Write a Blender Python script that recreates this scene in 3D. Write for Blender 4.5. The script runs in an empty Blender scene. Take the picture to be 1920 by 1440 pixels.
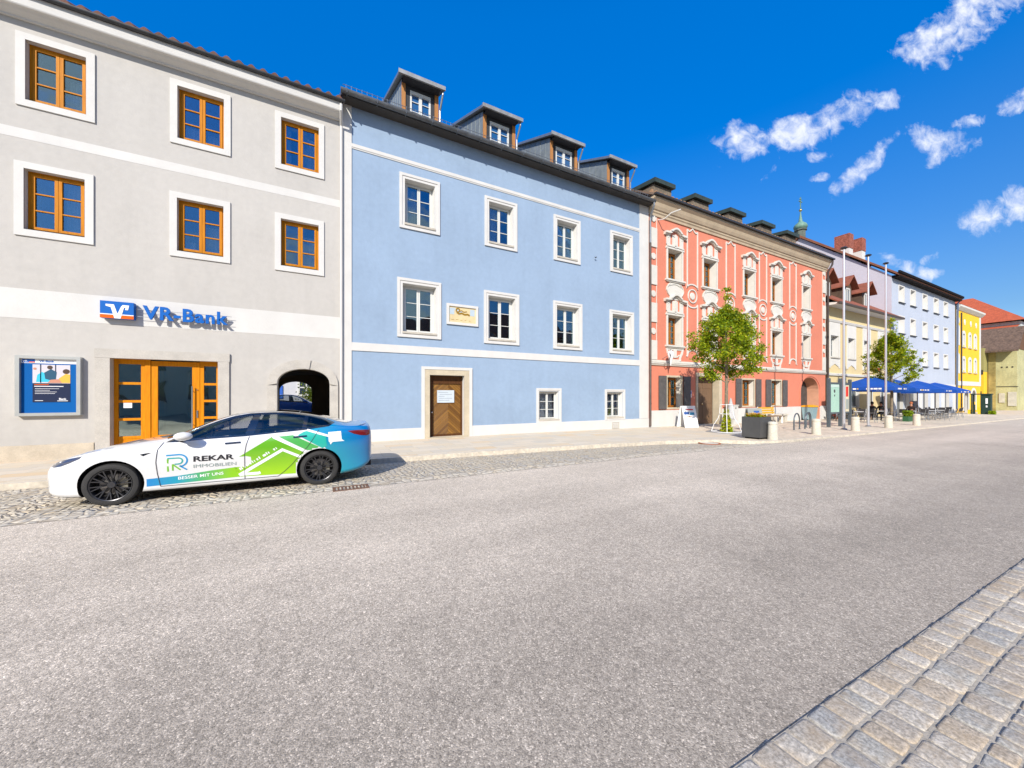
import bpy, bmesh, math, random
import numpy as np
from mathutils import Vector, Matrix
from mathutils.bvhtree import BVHTree
R=math.radians
scn=bpy.context.scene
COL=scn.collection
# ---------------------------------------------------------------- camera, sky, sun
THETA=R(27.446)                       # angle between the view axis and the facade normal
cam=bpy.data.cameras.new('camera'); camo=bpy.data.objects.new('camera',cam); COL.objects.link(camo)
cam.sensor_width=36; cam.lens=36*670/1920; cam.shift_y=21/1920; cam.clip_start=.05; cam.clip_end=3000
camo.location=(0,0,1.68); camo.rotation_euler=(R(90),0,-THETA)
scn.camera=camo
scn.view_settings.view_transform='Standard'; scn.view_settings.look='None'
scn.view_settings.exposure=0.52; scn.view_settings.gamma=1
SUN=Vector((-.8,-1,.87)).normalized()
EL=math.asin(SUN.z); AZ=math.atan2(SUN.x,SUN.y)
w=bpy.data.worlds.new('World'); scn.world=w; w.use_nodes=True
nt=w.node_tree; nt.nodes.clear()
class NG:
    def __init__(s,nt): s.nt=nt
    def n(s,t,ins=None,**k):
        d=s.nt.nodes.new(t)
        for a,b in k.items(): setattr(d,a,b)
        for a,b in (ins or {}).items():
            if hasattr(b,'is_output'): s.nt.links.new(b,d.inputs[a])
            else: d.inputs[a].default_value=b
        return d
    def m(s,op,a,b=0,c=0,clamp=False):
        d=s.n('ShaderNodeMath',{0:a,1:b,2:c},operation=op); d.use_clamp=clamp; return d.outputs[0]
    def mix(s,f,a,b,blend='MIX'):
        d=s.n('ShaderNodeMixRGB',{0:f,1:a,2:b},blend_type=blend); return d.outputs[0]
g=NG(nt)
sky=g.n('ShaderNodeTexSky',sky_type='NISHITA'); sky.sun_disc=False; sky.sun_elevation=EL; sky.sun_rotation=AZ
sky.air_density=1.0; sky.dust_density=.35; sky.ozone_density=3.0; sky.altitude=400
hs=g.n('ShaderNodeHueSaturation',{'Hue':.505,'Saturation':1.5,'Value':1.0,'Color':sky.outputs[0]})
tc=g.n('ShaderNodeTexCoord'); D=tc.outputs['Generated']; zc=g.n('ShaderNodeSeparateXYZ',{0:D}).outputs[2]
hl=g.n('ShaderNodeHueSaturation',{'Hue':.503,'Saturation':1.22,'Value':1.0,'Color':sky.outputs[0]})
up=g.n('ShaderNodeMapRange',{0:zc,1:.12,2:.55,3:0.0,4:1.0}).outputs[0]
gain=g.n('ShaderNodeMapRange',{0:zc,1:.15,2:.72,3:.90,4:2.15}).outputs[0]
skyc=g.mix(up,hl.outputs[0],hs.outputs[0])
skyc=g.mix(1.0,skyc,g.n('ShaderNodeCombineXYZ',{0:gain,1:gain,2:gain}).outputs[0],'MULTIPLY')
skyc=g.mix(1.0,skyc,(.78,.87,.95,1),'MULTIPLY')
def dot(v,vec):
    return g.n('ShaderNodeVectorMath',{0:v,1:vec},operation='DOT_PRODUCT').outputs['Value']
Fv=(math.sin(THETA),math.cos(THETA),0); Rv=(math.cos(THETA),-math.sin(THETA),0)
df=g.m('MAXIMUM',dot(D,Fv),.02); pu=g.m('DIVIDE',dot(D,Rv),df); pv=g.m('DIVIDE',dot(D,(0,0,1)),df)
P=g.n('ShaderNodeCombineXYZ',{0:pu,1:pv,2:0.0}).outputs[0]
front=g.m('GREATER_THAN',dot(D,Fv),.05)
nz=g.n('ShaderNodeTexNoise',{'Vector':P,'Scale':9.0,'Detail':8.0,'Roughness':.58,'Distortion':.45}).outputs['Fac']
nz2=g.n('ShaderNodeTexNoise',{'Vector':P,'Scale':30.0,'Detail':8.0,'Roughness':.62,'Distortion':.5}).outputs['Fac']
nn=g.m('ADD',g.m('MULTIPLY',nz,.62),g.m('MULTIPLY',nz2,.38))
tot=None
# cloud patches: direction (tangent coordinates of the sky), half axes, tilt, strength
CL=[(1.28,1.06,.19,.075,38,1),(1.16,.98,.085,.055,10,1),(.67,.71,.10,.048,0,1),(.80,.735,.11,.048,5,1),(.93,.785,.10,.052,18,1),(1.04,.82,.08,.024,14,.62),(.59,.685,.045,.018,62,.66),(.72,.635,.06,.018,50,.62),(.84,.665,.07,.014,12,.52),
    (.99,.645,.115,.028,42,.95),(.95,.615,.05,.025,30,.9),(1.19,.715,.085,.045,-8,1),(1.25,.755,.085,.016,20,.62),(1.19,.665,.04,.028,60,.7),(.855,.605,.035,.012,15,.55),(1.41,.82,.07,.026,35,.8),(1.36,.50,.095,.045,12,1),(1.42,.53,.075,.06,10,1),(1.11,.355,.07,.02,-25,.9),(1.16,.335,.04,.015,10,.8),(1.17,.385,.03,.012,30,.7),
    (-.9,1.5,.3,.1,20,.5),(-1.6,.5,.3,.12,0,.6),(.1,1.9,.4,.1,0,.5)]
for (cx,cy,a,b,t,s) in CL:
    ct,st=math.cos(R(t)),math.sin(R(t))
    dx=g.m('SUBTRACT',pu,cx); dy=g.m('SUBTRACT',pv,cy)
    ex=g.m('MULTIPLY_ADD',dx,ct/a,g.m('MULTIPLY',dy,st/a)); ey=g.m('MULTIPLY_ADD',dx,-st/b,g.m('MULTIPLY',dy,ct/b))
    r2=g.m('ADD',g.m('MULTIPLY',ex,ex),g.m('MULTIPLY',ey,ey))
    e=g.m('MULTIPLY',g.m('SUBTRACT',1.0,g.m('MULTIPLY',r2,.62)),s*.62)
    tot=e if tot is None else g.m('MAXIMUM',tot,e)
den=g.m('ADD',tot,g.m('MULTIPLY',g.m('SUBTRACT',nn,.5),2.9))
den=g.n('ShaderNodeMapRange',{0:den,1:.16,2:1.0,3:0.0,4:1.0},interpolation_type='SMOOTHSTEP').outputs[0]
den=g.m('MULTIPLY',g.m('MULTIPLY',g.m('POWER',den,.75),front),.95)
cs=g.n('ShaderNodeMapRange',{0:nz2,1:.35,2:.65,3:0.0,4:1.0}).outputs[0]
skyc=g.mix(den,skyc,g.mix(cs,(5.2,5.7,7.2,1),(6.9,7.1,7.6,1)))
# unseen broken cloud added behind the photographer to neutralise the blue ambient light
rn=g.n('ShaderNodeTexNoise',{'Vector':g.n('ShaderNodeMapping',{'Vector':D,'Scale':(1.0,1.0,2.2)}).outputs[0],'Scale':2.4,'Detail':7.0,'Roughness':.58}).outputs['Fac']
rc_=g.n('ShaderNodeMapRange',{0:rn,1:.44,2:.60,3:0.0,4:.9},interpolation_type='SMOOTHSTEP').outputs[0]
back=g.n('ShaderNodeMapRange',{0:dot(D,Fv),1:.0,2:-.15,3:0.0,4:1.0}).outputs[0]
rc_=g.m('MULTIPLY',g.m('MULTIPLY',rc_,back),g.n('ShaderNodeMapRange',{0:zc,1:.0,2:.06,3:0.0,4:1.0}).outputs[0])
skyc=g.mix(rc_,skyc,(5.8,5.7,5.6,1))
bg=g.n('ShaderNodeBackground',{0:skyc,1:.105}); out=g.n('ShaderNodeOutputWorld',{0:bg.outputs[0]})
sl=bpy.data.lights.new('sun','SUN'); sl.energy=4.2; sl.angle=R(.53); sl.color=(1,.945,.86)
so=bpy.data.objects.new('sun',sl); COL.objects.link(so); so.rotation_euler=SUN.to_track_quat('Z','Y').to_euler(); so.location=(-20,-20,30)
scn.render.engine='CYCLES'
try: scn.cycles.max_bounces=8; scn.cycles.transparent_max_bounces=16
except: pass
# ---------------------------------------------------------------- materials
MATS={}
def mat(name,col,rough=.8,var=0.0,vscale=1.0,bump=0.0,bscale=40.0,metal=0.0,spec=.4,fine=0.0,fscale=60,coat=0,streak=0,base=False):
    if name in MATS: return MATS[name]
    m=bpy.data.materials.new(name); m.use_nodes=True; MATS[name]=m
    nt=m.node_tree; nt.nodes.clear(); g=NG(nt)
    tc=g.n('ShaderNodeTexCoord').outputs['Object']
    c=(*col,1)
    if var>0:
        n=g.n('ShaderNodeTexNoise',{'Vector':tc,'Scale':vscale,'Detail':6.0,'Roughness':.6}).outputs['Fac']
        f=g.n('ShaderNodeMapRange',{0:n,1:.3,2:.7,3:0.0,4:1.0}).outputs[0]
        c=g.mix(f,tuple(x*(1-var) for x in col)+(1,),tuple(min(1,x*(1+var)) for x in col)+(1,))
    if streak>0:
        mp=g.n('ShaderNodeMapping',{'Vector':tc,'Scale':(3,3,.25)}).outputs[0]
        n=g.n('ShaderNodeTexNoise',{'Vector':mp,'Scale':1.0,'Detail':5.0}).outputs['Fac']
        f=g.n('ShaderNodeMapRange',{0:n,1:.5,2:.75,3:0.0,4:streak}).outputs[0]
        c=g.mix(f,c,tuple(x*.72 for x in col)+(1,))
    if base:      # splash zone and grime along the foot of the wall
        z=g.n('ShaderNodeSeparateXYZ',{0:tc}).outputs[2]; n=g.n('ShaderNodeTexNoise',{'Vector':tc,'Scale':2.2,'Detail':6.0}).outputs['Fac']
        q=g.n('ShaderNodeMapRange',{0:g.m('ADD',z,g.m('MULTIPLY',n,-1.6)),1:-.6,2:.9,3:.22,4:0.0}).outputs[0]
        c=g.mix(q,c,tuple(x*.62 for x in col)+(1,))
        n2=g.n('ShaderNodeTexNoise',{'Vector':tc,'Scale':.33,'Detail':3.0}).outputs['Fac']; q=g.n('ShaderNodeMapRange',{0:n2,1:.45,2:.62,3:0.0,4:.5}).outputs[0]
        c=g.mix(q,c,tuple(min(1,x*1.07) for x in col)+(1,))
    if fine>0:
        n=g.n('ShaderNodeTexNoise',{'Vector':tc,'Scale':float(fscale),'Detail':3.0}).outputs['Fac']
        f=g.n('ShaderNodeMapRange',{0:n,1:.3,2:.7,3:1-fine,4:1+fine}).outputs[0]
        c=g.mix(1.0,c,g.n('ShaderNodeCombineXYZ',{0:f,1:f,2:f}).outputs[0],'MULTIPLY')
    b=g.n('ShaderNodeBsdfPrincipled',{'Base Color':c,'Roughness':rough,'Metallic':metal,'Specular IOR Level':spec,'Coat Weight':float(coat),'Coat Roughness':.05})
    if bump>0:
        n=g.n('ShaderNodeTexNoise',{'Vector':tc,'Scale':float(bscale),'Detail':5.0}).outputs['Fac']
        bp=g.n('ShaderNodeBump',{'Height':n,'Strength':bump,'Distance':.02}).outputs[0]
        nt.links.new(bp,b.inputs['Normal'])
    g.n('ShaderNodeOutputMaterial',{0:b.outputs[0]})
    return m
def plaster(name,col,var=.05): return mat(name,col,.88,var,.7,.22,11,spec=.2,fine=.03,fscale=6,streak=.16,base=True)
def glass(name,tint=.42,refl=.34,refcol=(.9,.95,1)):
    m=bpy.data.materials.new(name); m.use_nodes=True; nt=m.node_tree; nt.nodes.clear(); g=NG(nt)
    tc=g.n('ShaderNodeTexCoord').outputs['Object']
    n=g.n('ShaderNodeTexNoise',{'Vector':tc,'Scale':1.6,'Detail':1.0}).outputs['Fac']
    bp=g.n('ShaderNodeBump',{'Height':n,'Strength':.25,'Distance':.03}).outputs[0]
    t=g.n('ShaderNodeBsdfTransparent',{0:(tint,tint*1.03,tint*1.05,1)}); gl=g.n('ShaderNodeBsdfGlossy',{'Color':(*refcol,1),'Roughness':.02,'Normal':bp})
    lw=g.n('ShaderNodeFresnel',{'IOR':1.5}).outputs[0]
    f=g.m('ADD',refl,g.m('MULTIPLY',lw,.8),clamp=True)
    g.n('ShaderNodeOutputMaterial',{0:g.n('ShaderNodeMixShader',{0:f,1:t.outputs[0],2:gl.outputs[0]}).outputs[0]})
    return m
def wood(name,c1,c2,scale=6,rough=.45,axis='Z'):
    m=bpy.data.materials.new(name); m.use_nodes=True; nt=m.node_tree; nt.nodes.clear(); g=NG(nt)
    tc=g.n('ShaderNodeTexCoord').outputs['Object']
    sc={'Z':(14,14,.8),'X':(.8,14,14)}[axis]
    mp=g.n('ShaderNodeMapping',{'Vector':tc,'Scale':sc}).outputs[0]
    n=g.n('ShaderNodeTexNoise',{'Vector':mp,'Scale':scale*.5,'Detail':5.0,'Distortion':.6}).outputs['Fac']
    f=g.n('ShaderNodeMapRange',{0:n,1:.3,2:.7,3:0.0,4:1.0}).outputs[0]
    c=g.mix(f,(*c1,1),(*c2,1))
    b=g.n('ShaderNodeBsdfPrincipled',{'Base Color':c,'Roughness':rough+.12,'Specular IOR Level':.18})
    bp=g.n('ShaderNodeBump',{'Height':n,'Strength':.15,'Distance':.01}).outputs[0]; nt.links.new(bp,b.inputs['Normal'])
    g.n('ShaderNodeOutputMaterial',{0:b.outputs[0]}); return m
def shader(name):
    m=bpy.data.materials.new(name); m.use_nodes=True; nt=m.node_tree; nt.nodes.clear(); return m,NG(nt)
# ---------------------------------------------------------------- mesh builder
ORG={}
class MB:
    def __init__(s): s.v=[]; s.f=[]; s.mi=[]
    def add(s,vs,fs,mi=0):
        o=len(s.v); s.v+= [tuple(x) for x in vs]
        for f in fs: s.f.append([i+o for i in f]); s.mi.append(mi)
        return s
    def box(s,x0,x1,y0,y1,z0,z1,mi=0):
        v=[(x,y,z) for x in (x0,x1) for y in (y0,y1) for z in (z0,z1)]
        return s.add(v,[(0,1,3,2),(4,6,7,5),(0,4,5,1),(2,3,7,6),(0,2,6,4),(1,5,7,3)],mi)
    def quad(s,a,b,c,d,mi=0): return s.add([a,b,c,d],[(0,1,2,3)],mi)
    def prism(s,poly,y0,y1,mi=0):           # polygon in x,z run along y
        n=len(poly); v=[(p[0],y0,p[1]) for p in poly]+[(p[0],y1,p[1]) for p in poly]
        return s.add(v,[list(range(n)),list(range(2*n-1,n-1,-1))]+[(i,(i+1)%n,n+(i+1)%n,n+i) for i in range(n)],mi)
    def run(s,prof,x0,x1,mi=0,z0=0,z1=0):   # profile in y,z run along x
        n=len(prof); v=[(x0,p[0],p[1]+z0) for p in prof]+[(x1,p[0],p[1]+z1) for p in prof]
        return s.add(v,[list(range(n)),list(range(2*n-1,n-1,-1))]+[(i,(i+1)%n,n+(i+1)%n,n+i) for i in range(n)],mi)
    def ribbon(s,pts,wd,y0,y1,mi=0):        # thick line in x,z raised from y1 to y0
        P=[Vector(p) for p in pts]; L=[];Rr=[]
        for i,p in enumerate(P):
            a=P[max(i-1,0)]; b=P[min(i+1,len(P)-1)]; d=(b-a).normalized(); nrm=Vector((-d.y,d.x))*wd/2
            L.append(p+nrm); Rr.append(p-nrm)
        for i in range(len(P)-1):
            s.prism([L[i],L[i+1],Rr[i+1],Rr[i]],y0,y1,mi)
        return s
    def tube(s,pts,r,seg=8,mi=0,cap=True):
        P=[Vector(p) for p in pts]; rs=r if isinstance(r,(list,tuple)) else [r]*len(P); o=len(s.v); up=None
        for i,p in enumerate(P):
            d=(P[min(i+1,len(P)-1)]-P[max(i-1,0)]).normalized()
            if up is None: up=d.orthogonal().normalized()
            up=(up-d*up.dot(d)).normalized(); b=d.cross(up)
            for k in range(seg):
                t=2*math.pi*k/seg; s.v.append(tuple(p+(up*math.cos(t)+b*math.sin(t))*rs[i]))
        for i in range(len(P)-1):
            for k in range(seg):
                a=o+i*seg+k; b2=o+i*seg+(k+1)%seg; s.f.append([a,b2,b2+seg,a+seg]); s.mi.append(mi)
        if cap:
            s.f.append([o+k for k in range(seg)][::-1]); s.mi.append(mi)
            e=o+(len(P)-1)*seg; s.f.append([e+k for k in range(seg)]); s.mi.append(mi)
        return s
    def lathe(s,prof,c=(0,0,0),seg=16,axis='z',mi=0,arc=None):
        o=len(s.v); n=len(prof)
        for k in range(seg):
            t=2*math.pi*k/seg
            for (r,h) in prof:
                a,b=r*math.cos(t),r*math.sin(t)
                p={'z':(a,b,h),'y':(a,h,b),'x':(h,a,b)}[axis]
                s.v.append((c[0]+p[0],c[1]+p[1],c[2]+p[2]))
        for k in range(seg):
            for i in range(n-1):
                a=o+k*n+i; b=o+((k+1)%seg)*n+i; s.f.append([a,b,b+1,a+1]); s.mi.append(mi)
        return s
    def ball(s,c,r,seg=10,rings=6,mi=0,sc=(1,1,1)):
        pr=[(max(1e-4,math.sin(math.pi*i/rings))*r,-math.cos(math.pi*i/rings)*r) for i in range(rings+1)]
        o=len(s.v); s.lathe(pr,(0,0,0),seg,'z',mi)
        for i in range(o,len(s.v)): v=s.v[i]; s.v[i]=(c[0]+v[0]*sc[0],c[1]+v[1]*sc[1],c[2]+v[2]*sc[2])
        return s
    def text(s,body,x,z,h,y0,y1,mi=0,wd=None,rot=0,bold=0.0,center=False,sp=1.0):
        V,F=textmesh(body,bold,sp)
        xs=[v[0] for v in V]; ys=[v[1] for v in V]; hh=(max(ys)-min(ys)) or 1; ww=(max(xs)-min(xs)) or 1
        cap=CAPH
        k=h/cap; kx=(wd/ww) if wd else k; ox=min(xs) if not center else (min(xs)+max(xs))/2
        c,sn=math.cos(rot),math.sin(rot); n=len(V); P=[]
        for v in V:
            a=(v[0]-ox)*kx; b=v[1]*k; P.append((x+a*c-b*sn, z+a*sn+b*c))
        s.add([(p[0],y0,p[1]) for p in P],F,mi)
        if y1 is not None:
            ec={}
            for f in F:
                for i in range(len(f)):
                    a,b=f[i],f[(i+1)%len(f)]; e=(min(a,b),max(a,b)); ec[e]=ec.get(e,0)+1
            s.add([(p[0],y1,p[1]) for p in P],[],mi); o=len(s.v)-n; fo=o-n
            for (a,b),cn in ec.items():
                if cn==1: s.f.append([fo+a,fo+b,o+b,o+a]); s.mi.append(mi)
        return s
    def build(s,name,mats,parent=None,smooth=False,recalc=True,angle=None):
        me=bpy.data.meshes.new(name)
        o=ORG[parent.name] if parent is not None else Vector((0,0,0))
        me.from_pydata([(a-o[0],b-o[1],c-o[2]) for a,b,c in s.v],[],s.f)
        if not isinstance(mats,(list,tuple)): mats=[mats]
        for m in mats: me.materials.append(m)
        me.polygons.foreach_set('material_index',s.mi)
        if recalc:
            bm=bmesh.new(); bm.from_mesh(me); bmesh.ops.recalc_face_normals(bm,faces=bm.faces[:]); bm.to_mesh(me); bm.free()
        if smooth:
            me.polygons.foreach_set('use_smooth',[True]*len(me.polygons))
            me.set_sharp_from_angle(angle=R(angle or 40))
        me.update()
        ob=bpy.data.objects.new(name,me); COL.objects.link(ob)
        if parent is not None: ob.parent=parent
        ORG[ob.name]=Vector(o)
        return ob
CAPH=.7; _tc={}
def textmesh(body,bold=0.0,sp=1.0):
    key=(body,bold,sp)
    if key in _tc: return _tc[key]
    cu=bpy.data.curves.new('t','FONT'); cu.body=body; cu.size=1; cu.offset=bold; cu.resolution_u=3; cu.space_character=sp
    ob=bpy.data.objects.new('t',cu); COL.objects.link(ob)
    dg=bpy.context.evaluated_depsgraph_get(); dg.update(); me=bpy.data.meshes.new_from_object(ob.evaluated_get(dg))
    V=[tuple(v.co) for v in me.vertices]; F=[list(p.vertices) for p in me.polygons]
    bpy.data.objects.remove(ob); bpy.data.meshes.remove(me)
    _tc[key]=(V,F); return V,F
_V,_F=textmesh('H'); CAPH=max(v[1] for v in _V)
def tag(o,label=None,cat=None,group=None,kind=None):
    if label: o['label']=label
    if cat: o['category']=cat
    if group: o['group']=group
    if kind: o['kind']=kind
    return o
def thing(name,loc,label,cat,group=None):
    o=bpy.data.objects.new(name,None); COL.objects.link(o); o.location=loc; o.empty_display_size=.2
    ORG[o.name]=Vector(loc); return tag(o,label,cat,group)
def copy_tree(o,parent=None):
    c=o.copy(); COL.objects.link(c)
    if parent is not None: c.parent=parent
    ORG[c.name]=ORG[o.name]
    for ch in list(o.children): copy_tree(ch,c)
    return c
def gz(x): return 0.0 if x<8 else -.008*(x-8)
def spl(keys):
    """monotone cubic through (x, y) keys"""
    X=np.array([k[0] for k in keys],float); Y=np.array([k[1] for k in keys],float)
    d=np.diff(Y)/np.diff(X); mm=np.zeros(len(X)); mm[0]=d[0]; mm[-1]=d[-1]
    for i in range(1,len(X)-1):
        if d[i-1]*d[i]>0:
            w1=2*(X[i+1]-X[i])+(X[i]-X[i-1]); w2=(X[i+1]-X[i])+2*(X[i]-X[i-1]); mm[i]=(w1+w2)/(w1/d[i-1]+w2/d[i])
    def f(x):
        x=min(max(x,X[0]),X[-1]); i=min(int(np.searchsorted(X,x,side='right'))-1,len(X)-2); h=X[i+1]-X[i]; t=(x-X[i])/h
        return (2*t**3-3*t*t+1)*Y[i]+(t**3-2*t*t+t)*h*mm[i]+(-2*t**3+3*t*t)*Y[i+1]+(t**3-t*t)*h*mm[i+1]
    return f
# ---------------------------------------------------------------- ground
def kerbY(x): return float(np.interp(x,[-60,-5,2,4,11,13.0,14.0,14.8,20,35,60,120,400],[11,10.2,9.75,9.65,9.0,8.45,7.6,7.25,7.15,7.15,7.3,8,12]))
def roadY(x): return float(np.interp(x,[-60,-4,12,14,20,400],[7.3,7.22,7.12,7.12,7.14,11.9]))
def nearY(x): return float(np.interp(x,[-60,0,8,20,60,400],[1.2,1.04,.80,.5,-.5,-8]))
XS=sorted(set([-60,-30,-15]+[i*.5 for i in range(-20,80)]+[40,45,50,60,70,80,100,120,160,220,300,400]))
def strip(name,mt,fa,fb,za,zb,x0=-60,x1=400,parent=None):
    mb=MB(); xs=[x for x in XS if x0<=x<=x1]
    for a,b in zip(xs,xs[1:]):
        mb.quad((a,fa(a),za(a)),(b,fa(b),za(b)),(b,fb(b),zb(b)),(a,fb(a),zb(a)))
    # merge so shading is continuous
    o=mb.build(name,mt,recalc=False)
    bm=bmesh.new(); bm.from_mesh(o.data); bmesh.ops.remove_doubles(bm,verts=bm.verts[:],dist=1e-4); bmesh.ops.recalc_face_normals(bm,faces=bm.faces[:])
    if bm.faces and sum(f.normal.z for f in bm.faces)<0: bmesh.ops.reverse_faces(bm,faces=bm.faces[:])
    bm.to_mesh(o.data); bm.free()
    return tag(o,kind='structure')
def asphalt():
    m,g=shader('asphalt'); tc=g.n('ShaderNodeTexCoord').outputs['Object']
    v=g.n('ShaderNodeTexVoronoi',{'Vector':tc,'Scale':135.0,'Randomness':1.0})
    st=g.n('ShaderNodeSeparateColor',{0:v.outputs['Color']}).outputs[0]
    f=g.n('ShaderNodeMapRange',{0:st,1:0.0,2:1.0,3:.64,4:1.22}).outputs[0]
    hi=g.m('GREATER_THAN',st,.95); f=g.m('ADD',f,g.m('MULTIPLY',hi,.45))
    v3=g.n('ShaderNodeTexVoronoi',{'Vector':tc,'Scale':50.0,'Randomness':1.0}); s3=g.n('ShaderNodeSeparateColor',{0:v3.outputs['Color']}).outputs[1]
    f=g.m('MULTIPLY',f,g.n('ShaderNodeMapRange',{0:s3,1:0.0,2:1.0,3:.82,4:1.16}).outputs[0])
    big=g.n('ShaderNodeTexNoise',{'Vector':tc,'Scale':.35,'Detail':5.0,'Roughness':.6}).outputs['Fac']
    mp=g.n('ShaderNodeMapping',{'Vector':tc,'Scale':(.05,1.1,1)}).outputs[0]
    lane=g.n('ShaderNodeTexNoise',{'Vector':mp,'Scale':1.0,'Detail':3.0}).outputs['Fac']
    bf=g.m('MULTIPLY',g.n('ShaderNodeMapRange',{0:big,1:.3,2:.7,3:.90,4:1.09}).outputs[0],g.n('ShaderNodeMapRange',{0:lane,1:.3,2:.7,3:.9,4:1.08}).outputs[0])
    f=g.m('MULTIPLY',f,bf)
    mid=g.n('ShaderNodeTexNoise',{'Vector':tc,'Scale':7.0,'Detail':4.0}).outputs['Fac']
    f=g.m('MULTIPLY',f,g.n('ShaderNodeMapRange',{0:mid,1:.3,2:.7,3:.95,4:1.05}).outputs[0])
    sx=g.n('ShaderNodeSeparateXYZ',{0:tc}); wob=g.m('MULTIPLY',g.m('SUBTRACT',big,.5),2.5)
    near_shade=g.n('ShaderNodeMapRange',{0:g.m('ADD',sx.outputs[1],wob),1:1.2,2:4.8,3:.76,4:1.14},interpolation_type='SMOOTHSTEP').outputs[0]; f=g.m('MULTIPLY',f,near_shade)  # near side of the road coloured darker to imitate lens vignetting
    jv=g.n('ShaderNodeTexVoronoi',{'Vector':tc,'Scale':30.0},feature='F1'); pit=g.m('LESS_THAN',jv.outputs['Distance'],.16); f=g.m('MULTIPLY',f,g.m('SUBTRACT',1.0,g.m('MULTIPLY',pit,.35)))
    c=g.mix(1.0,(.475,.410,.332,1),g.n('ShaderNodeCombineXYZ',{0:f,1:f,2:f}).outputs[0],'MULTIPLY')
    bp=g.n('ShaderNodeBump',{'Height':v.outputs['Distance'],'Strength':.45,'Distance':.004}); bp.invert=True
    b=g.n('ShaderNodeBsdfPrincipled',{'Base Color':c,'Roughness':.9,'Specular IOR Level':.2,'Normal':bp.outputs[0]}); g.n('ShaderNodeOutputMaterial',{0:b.outputs[0]}); return m
def slabs():
    m,g=shader('sandstone_slabs'); tc=g.n('ShaderNodeTexCoord').outputs['Object']
    br=g.n('ShaderNodeTexBrick',{'Vector':tc,'Color1':(.0,.0,.0,1),'Color2':(1,1,1,1),'Mortar':(.5,.5,.5,1),'Scale':1.0,'Mortar Size':.006,'Brick Width':.85,'Row Height':.48,'Bias':0.0}); br.offset=.37; br.squash=.8; br.squash_frequency=3
    r=g.n('ShaderNodeValToRGB',{0:br.outputs['Color']}); e=r.color_ramp.elements
    e[0].color=(.54,.47,.36,1); e[1].color=(.58,.40,.21,1)
    for p,c in ((.25,(.44,.43,.40,1)),(.45,(.58,.53,.45,1)),(.62,(.55,.47,.35,1)),(.8,(.57,.52,.45,1))): x=e.new(p); x.color=c
    n=g.n('ShaderNodeTexNoise',{'Vector':tc,'Scale':5.0,'Detail':6.0}).outputs['Fac']
    c=g.mix(.5,r.outputs[0],g.mix(n,(.66,.52,.34,1),(.54,.50,.42,1)))
    c=g.mix(g.m('MULTIPLY',br.outputs['Fac'],.55),c,(.25,.22,.18,1))
    h=g.m('SUBTRACT',n,br.outputs['Fac'])
    bp=g.n('ShaderNodeBump',{'Height':h,'Strength':.3,'Distance':.01})
    b=g.n('ShaderNodeBsdfPrincipled',{'Base Color':c,'Roughness':.85,'Specular IOR Level':.2,'Normal':bp.outputs[0]}); g.n('ShaderNodeOutputMaterial',{0:b.outputs[0]}); return m
def cobbles(name='fan_cobbles',sc=8.5,arc=True,cols=((.48,.42,.32),(.56,.50,.39),(.42,.40,.36),(.58,.47,.31))):
    m,g=shader(name); tc=g.n('ShaderNodeTexCoord').outputs['Object']
    x=g.n('ShaderNodeSeparateXYZ',{0:tc})
    if arc:
        px=g.m('PINGPONG',x.outputs[0],.55); yy=g.m('ADD',x.outputs[1],g.m('MULTIPLY',g.m('MULTIPLY',px,px),1.1))
        wob=g.n('ShaderNodeTexNoise',{'Vector':tc,'Scale':1.3}).outputs['Fac']; yy=g.m('ADD',yy,g.m('MULTIPLY',wob,.35))
        V=g.n('ShaderNodeCombineXYZ',{0:x.outputs[0],1:yy,2:0.0}).outputs[0]
    else: V=tc
    v=g.n('ShaderNodeTexVoronoi',{'Vector':V,'Scale':sc,'Randomness':.62}); ed=g.n('ShaderNodeTexVoronoi',{'Vector':V,'Scale':sc,'Randomness':.62},feature='DISTANCE_TO_EDGE')
    s=g.n('ShaderNodeSeparateColor',{0:v.outputs['Color']}).outputs[0]
    r=g.n('ShaderNodeValToRGB',{0:s}); e=r.color_ramp.elements; e[0].color=(*cols[0],1); e[1].color=(*cols[3],1)
    a=e.new(.4); a.color=(*cols[1],1); a=e.new(.7); a.color=(*cols[2],1)
    n=g.n('ShaderNodeTexNoise',{'Vector':tc,'Scale':30.0,'Detail':4.0}).outputs['Fac']
    c=g.mix(g.m('MULTIPLY',n,.4),r.outputs[0],(.55,.48,.38,1))
    j=g.n('ShaderNodeMapRange',{0:ed.outputs['Distance'],1:.02,2:.09,3:1.0,4:0.0}).outputs[0]
    c=g.mix(g.m('MULTIPLY',j,.65),c,(.22,.17,.12,1))
    hh=g.n('ShaderNodeMapRange',{0:ed.outputs['Distance'],1:.0,2:.3,3:0.0,4:1.0}).outputs[0]
    bp=g.n('ShaderNodeBump',{'Height':hh,'Strength':.9,'Distance':.03})
    b=g.n('ShaderNodeBsdfPrincipled',{'Base Color':c,'Roughness':.8,'Specular IOR Level':.25,'Normal':bp.outputs[0]}); g.n('ShaderNodeOutputMaterial',{0:b.outputs[0]}); return m
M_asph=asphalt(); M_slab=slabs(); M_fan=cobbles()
M_edge=cobbles('edge_setts',6.5,False,((.58,.52,.42),(.63,.57,.46),(.54,.49,.41),(.64,.54,.38)))
M_plaza=mat('plaza_paving',(.57,.485,.37),.9,.14,.6,.3,30,fine=.16,fscale=5)
M_base=mat('earth',(.26,.24,.2),.95,.2,.4)
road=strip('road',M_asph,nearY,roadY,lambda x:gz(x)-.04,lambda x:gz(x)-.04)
strip('edge_stones',M_edge,roadY,lambda x:min(roadY(x)+.34,kerbY(x)-.001),lambda x:gz(x)-.036,lambda x:gz(x)-.04,-60,15.5)
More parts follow.
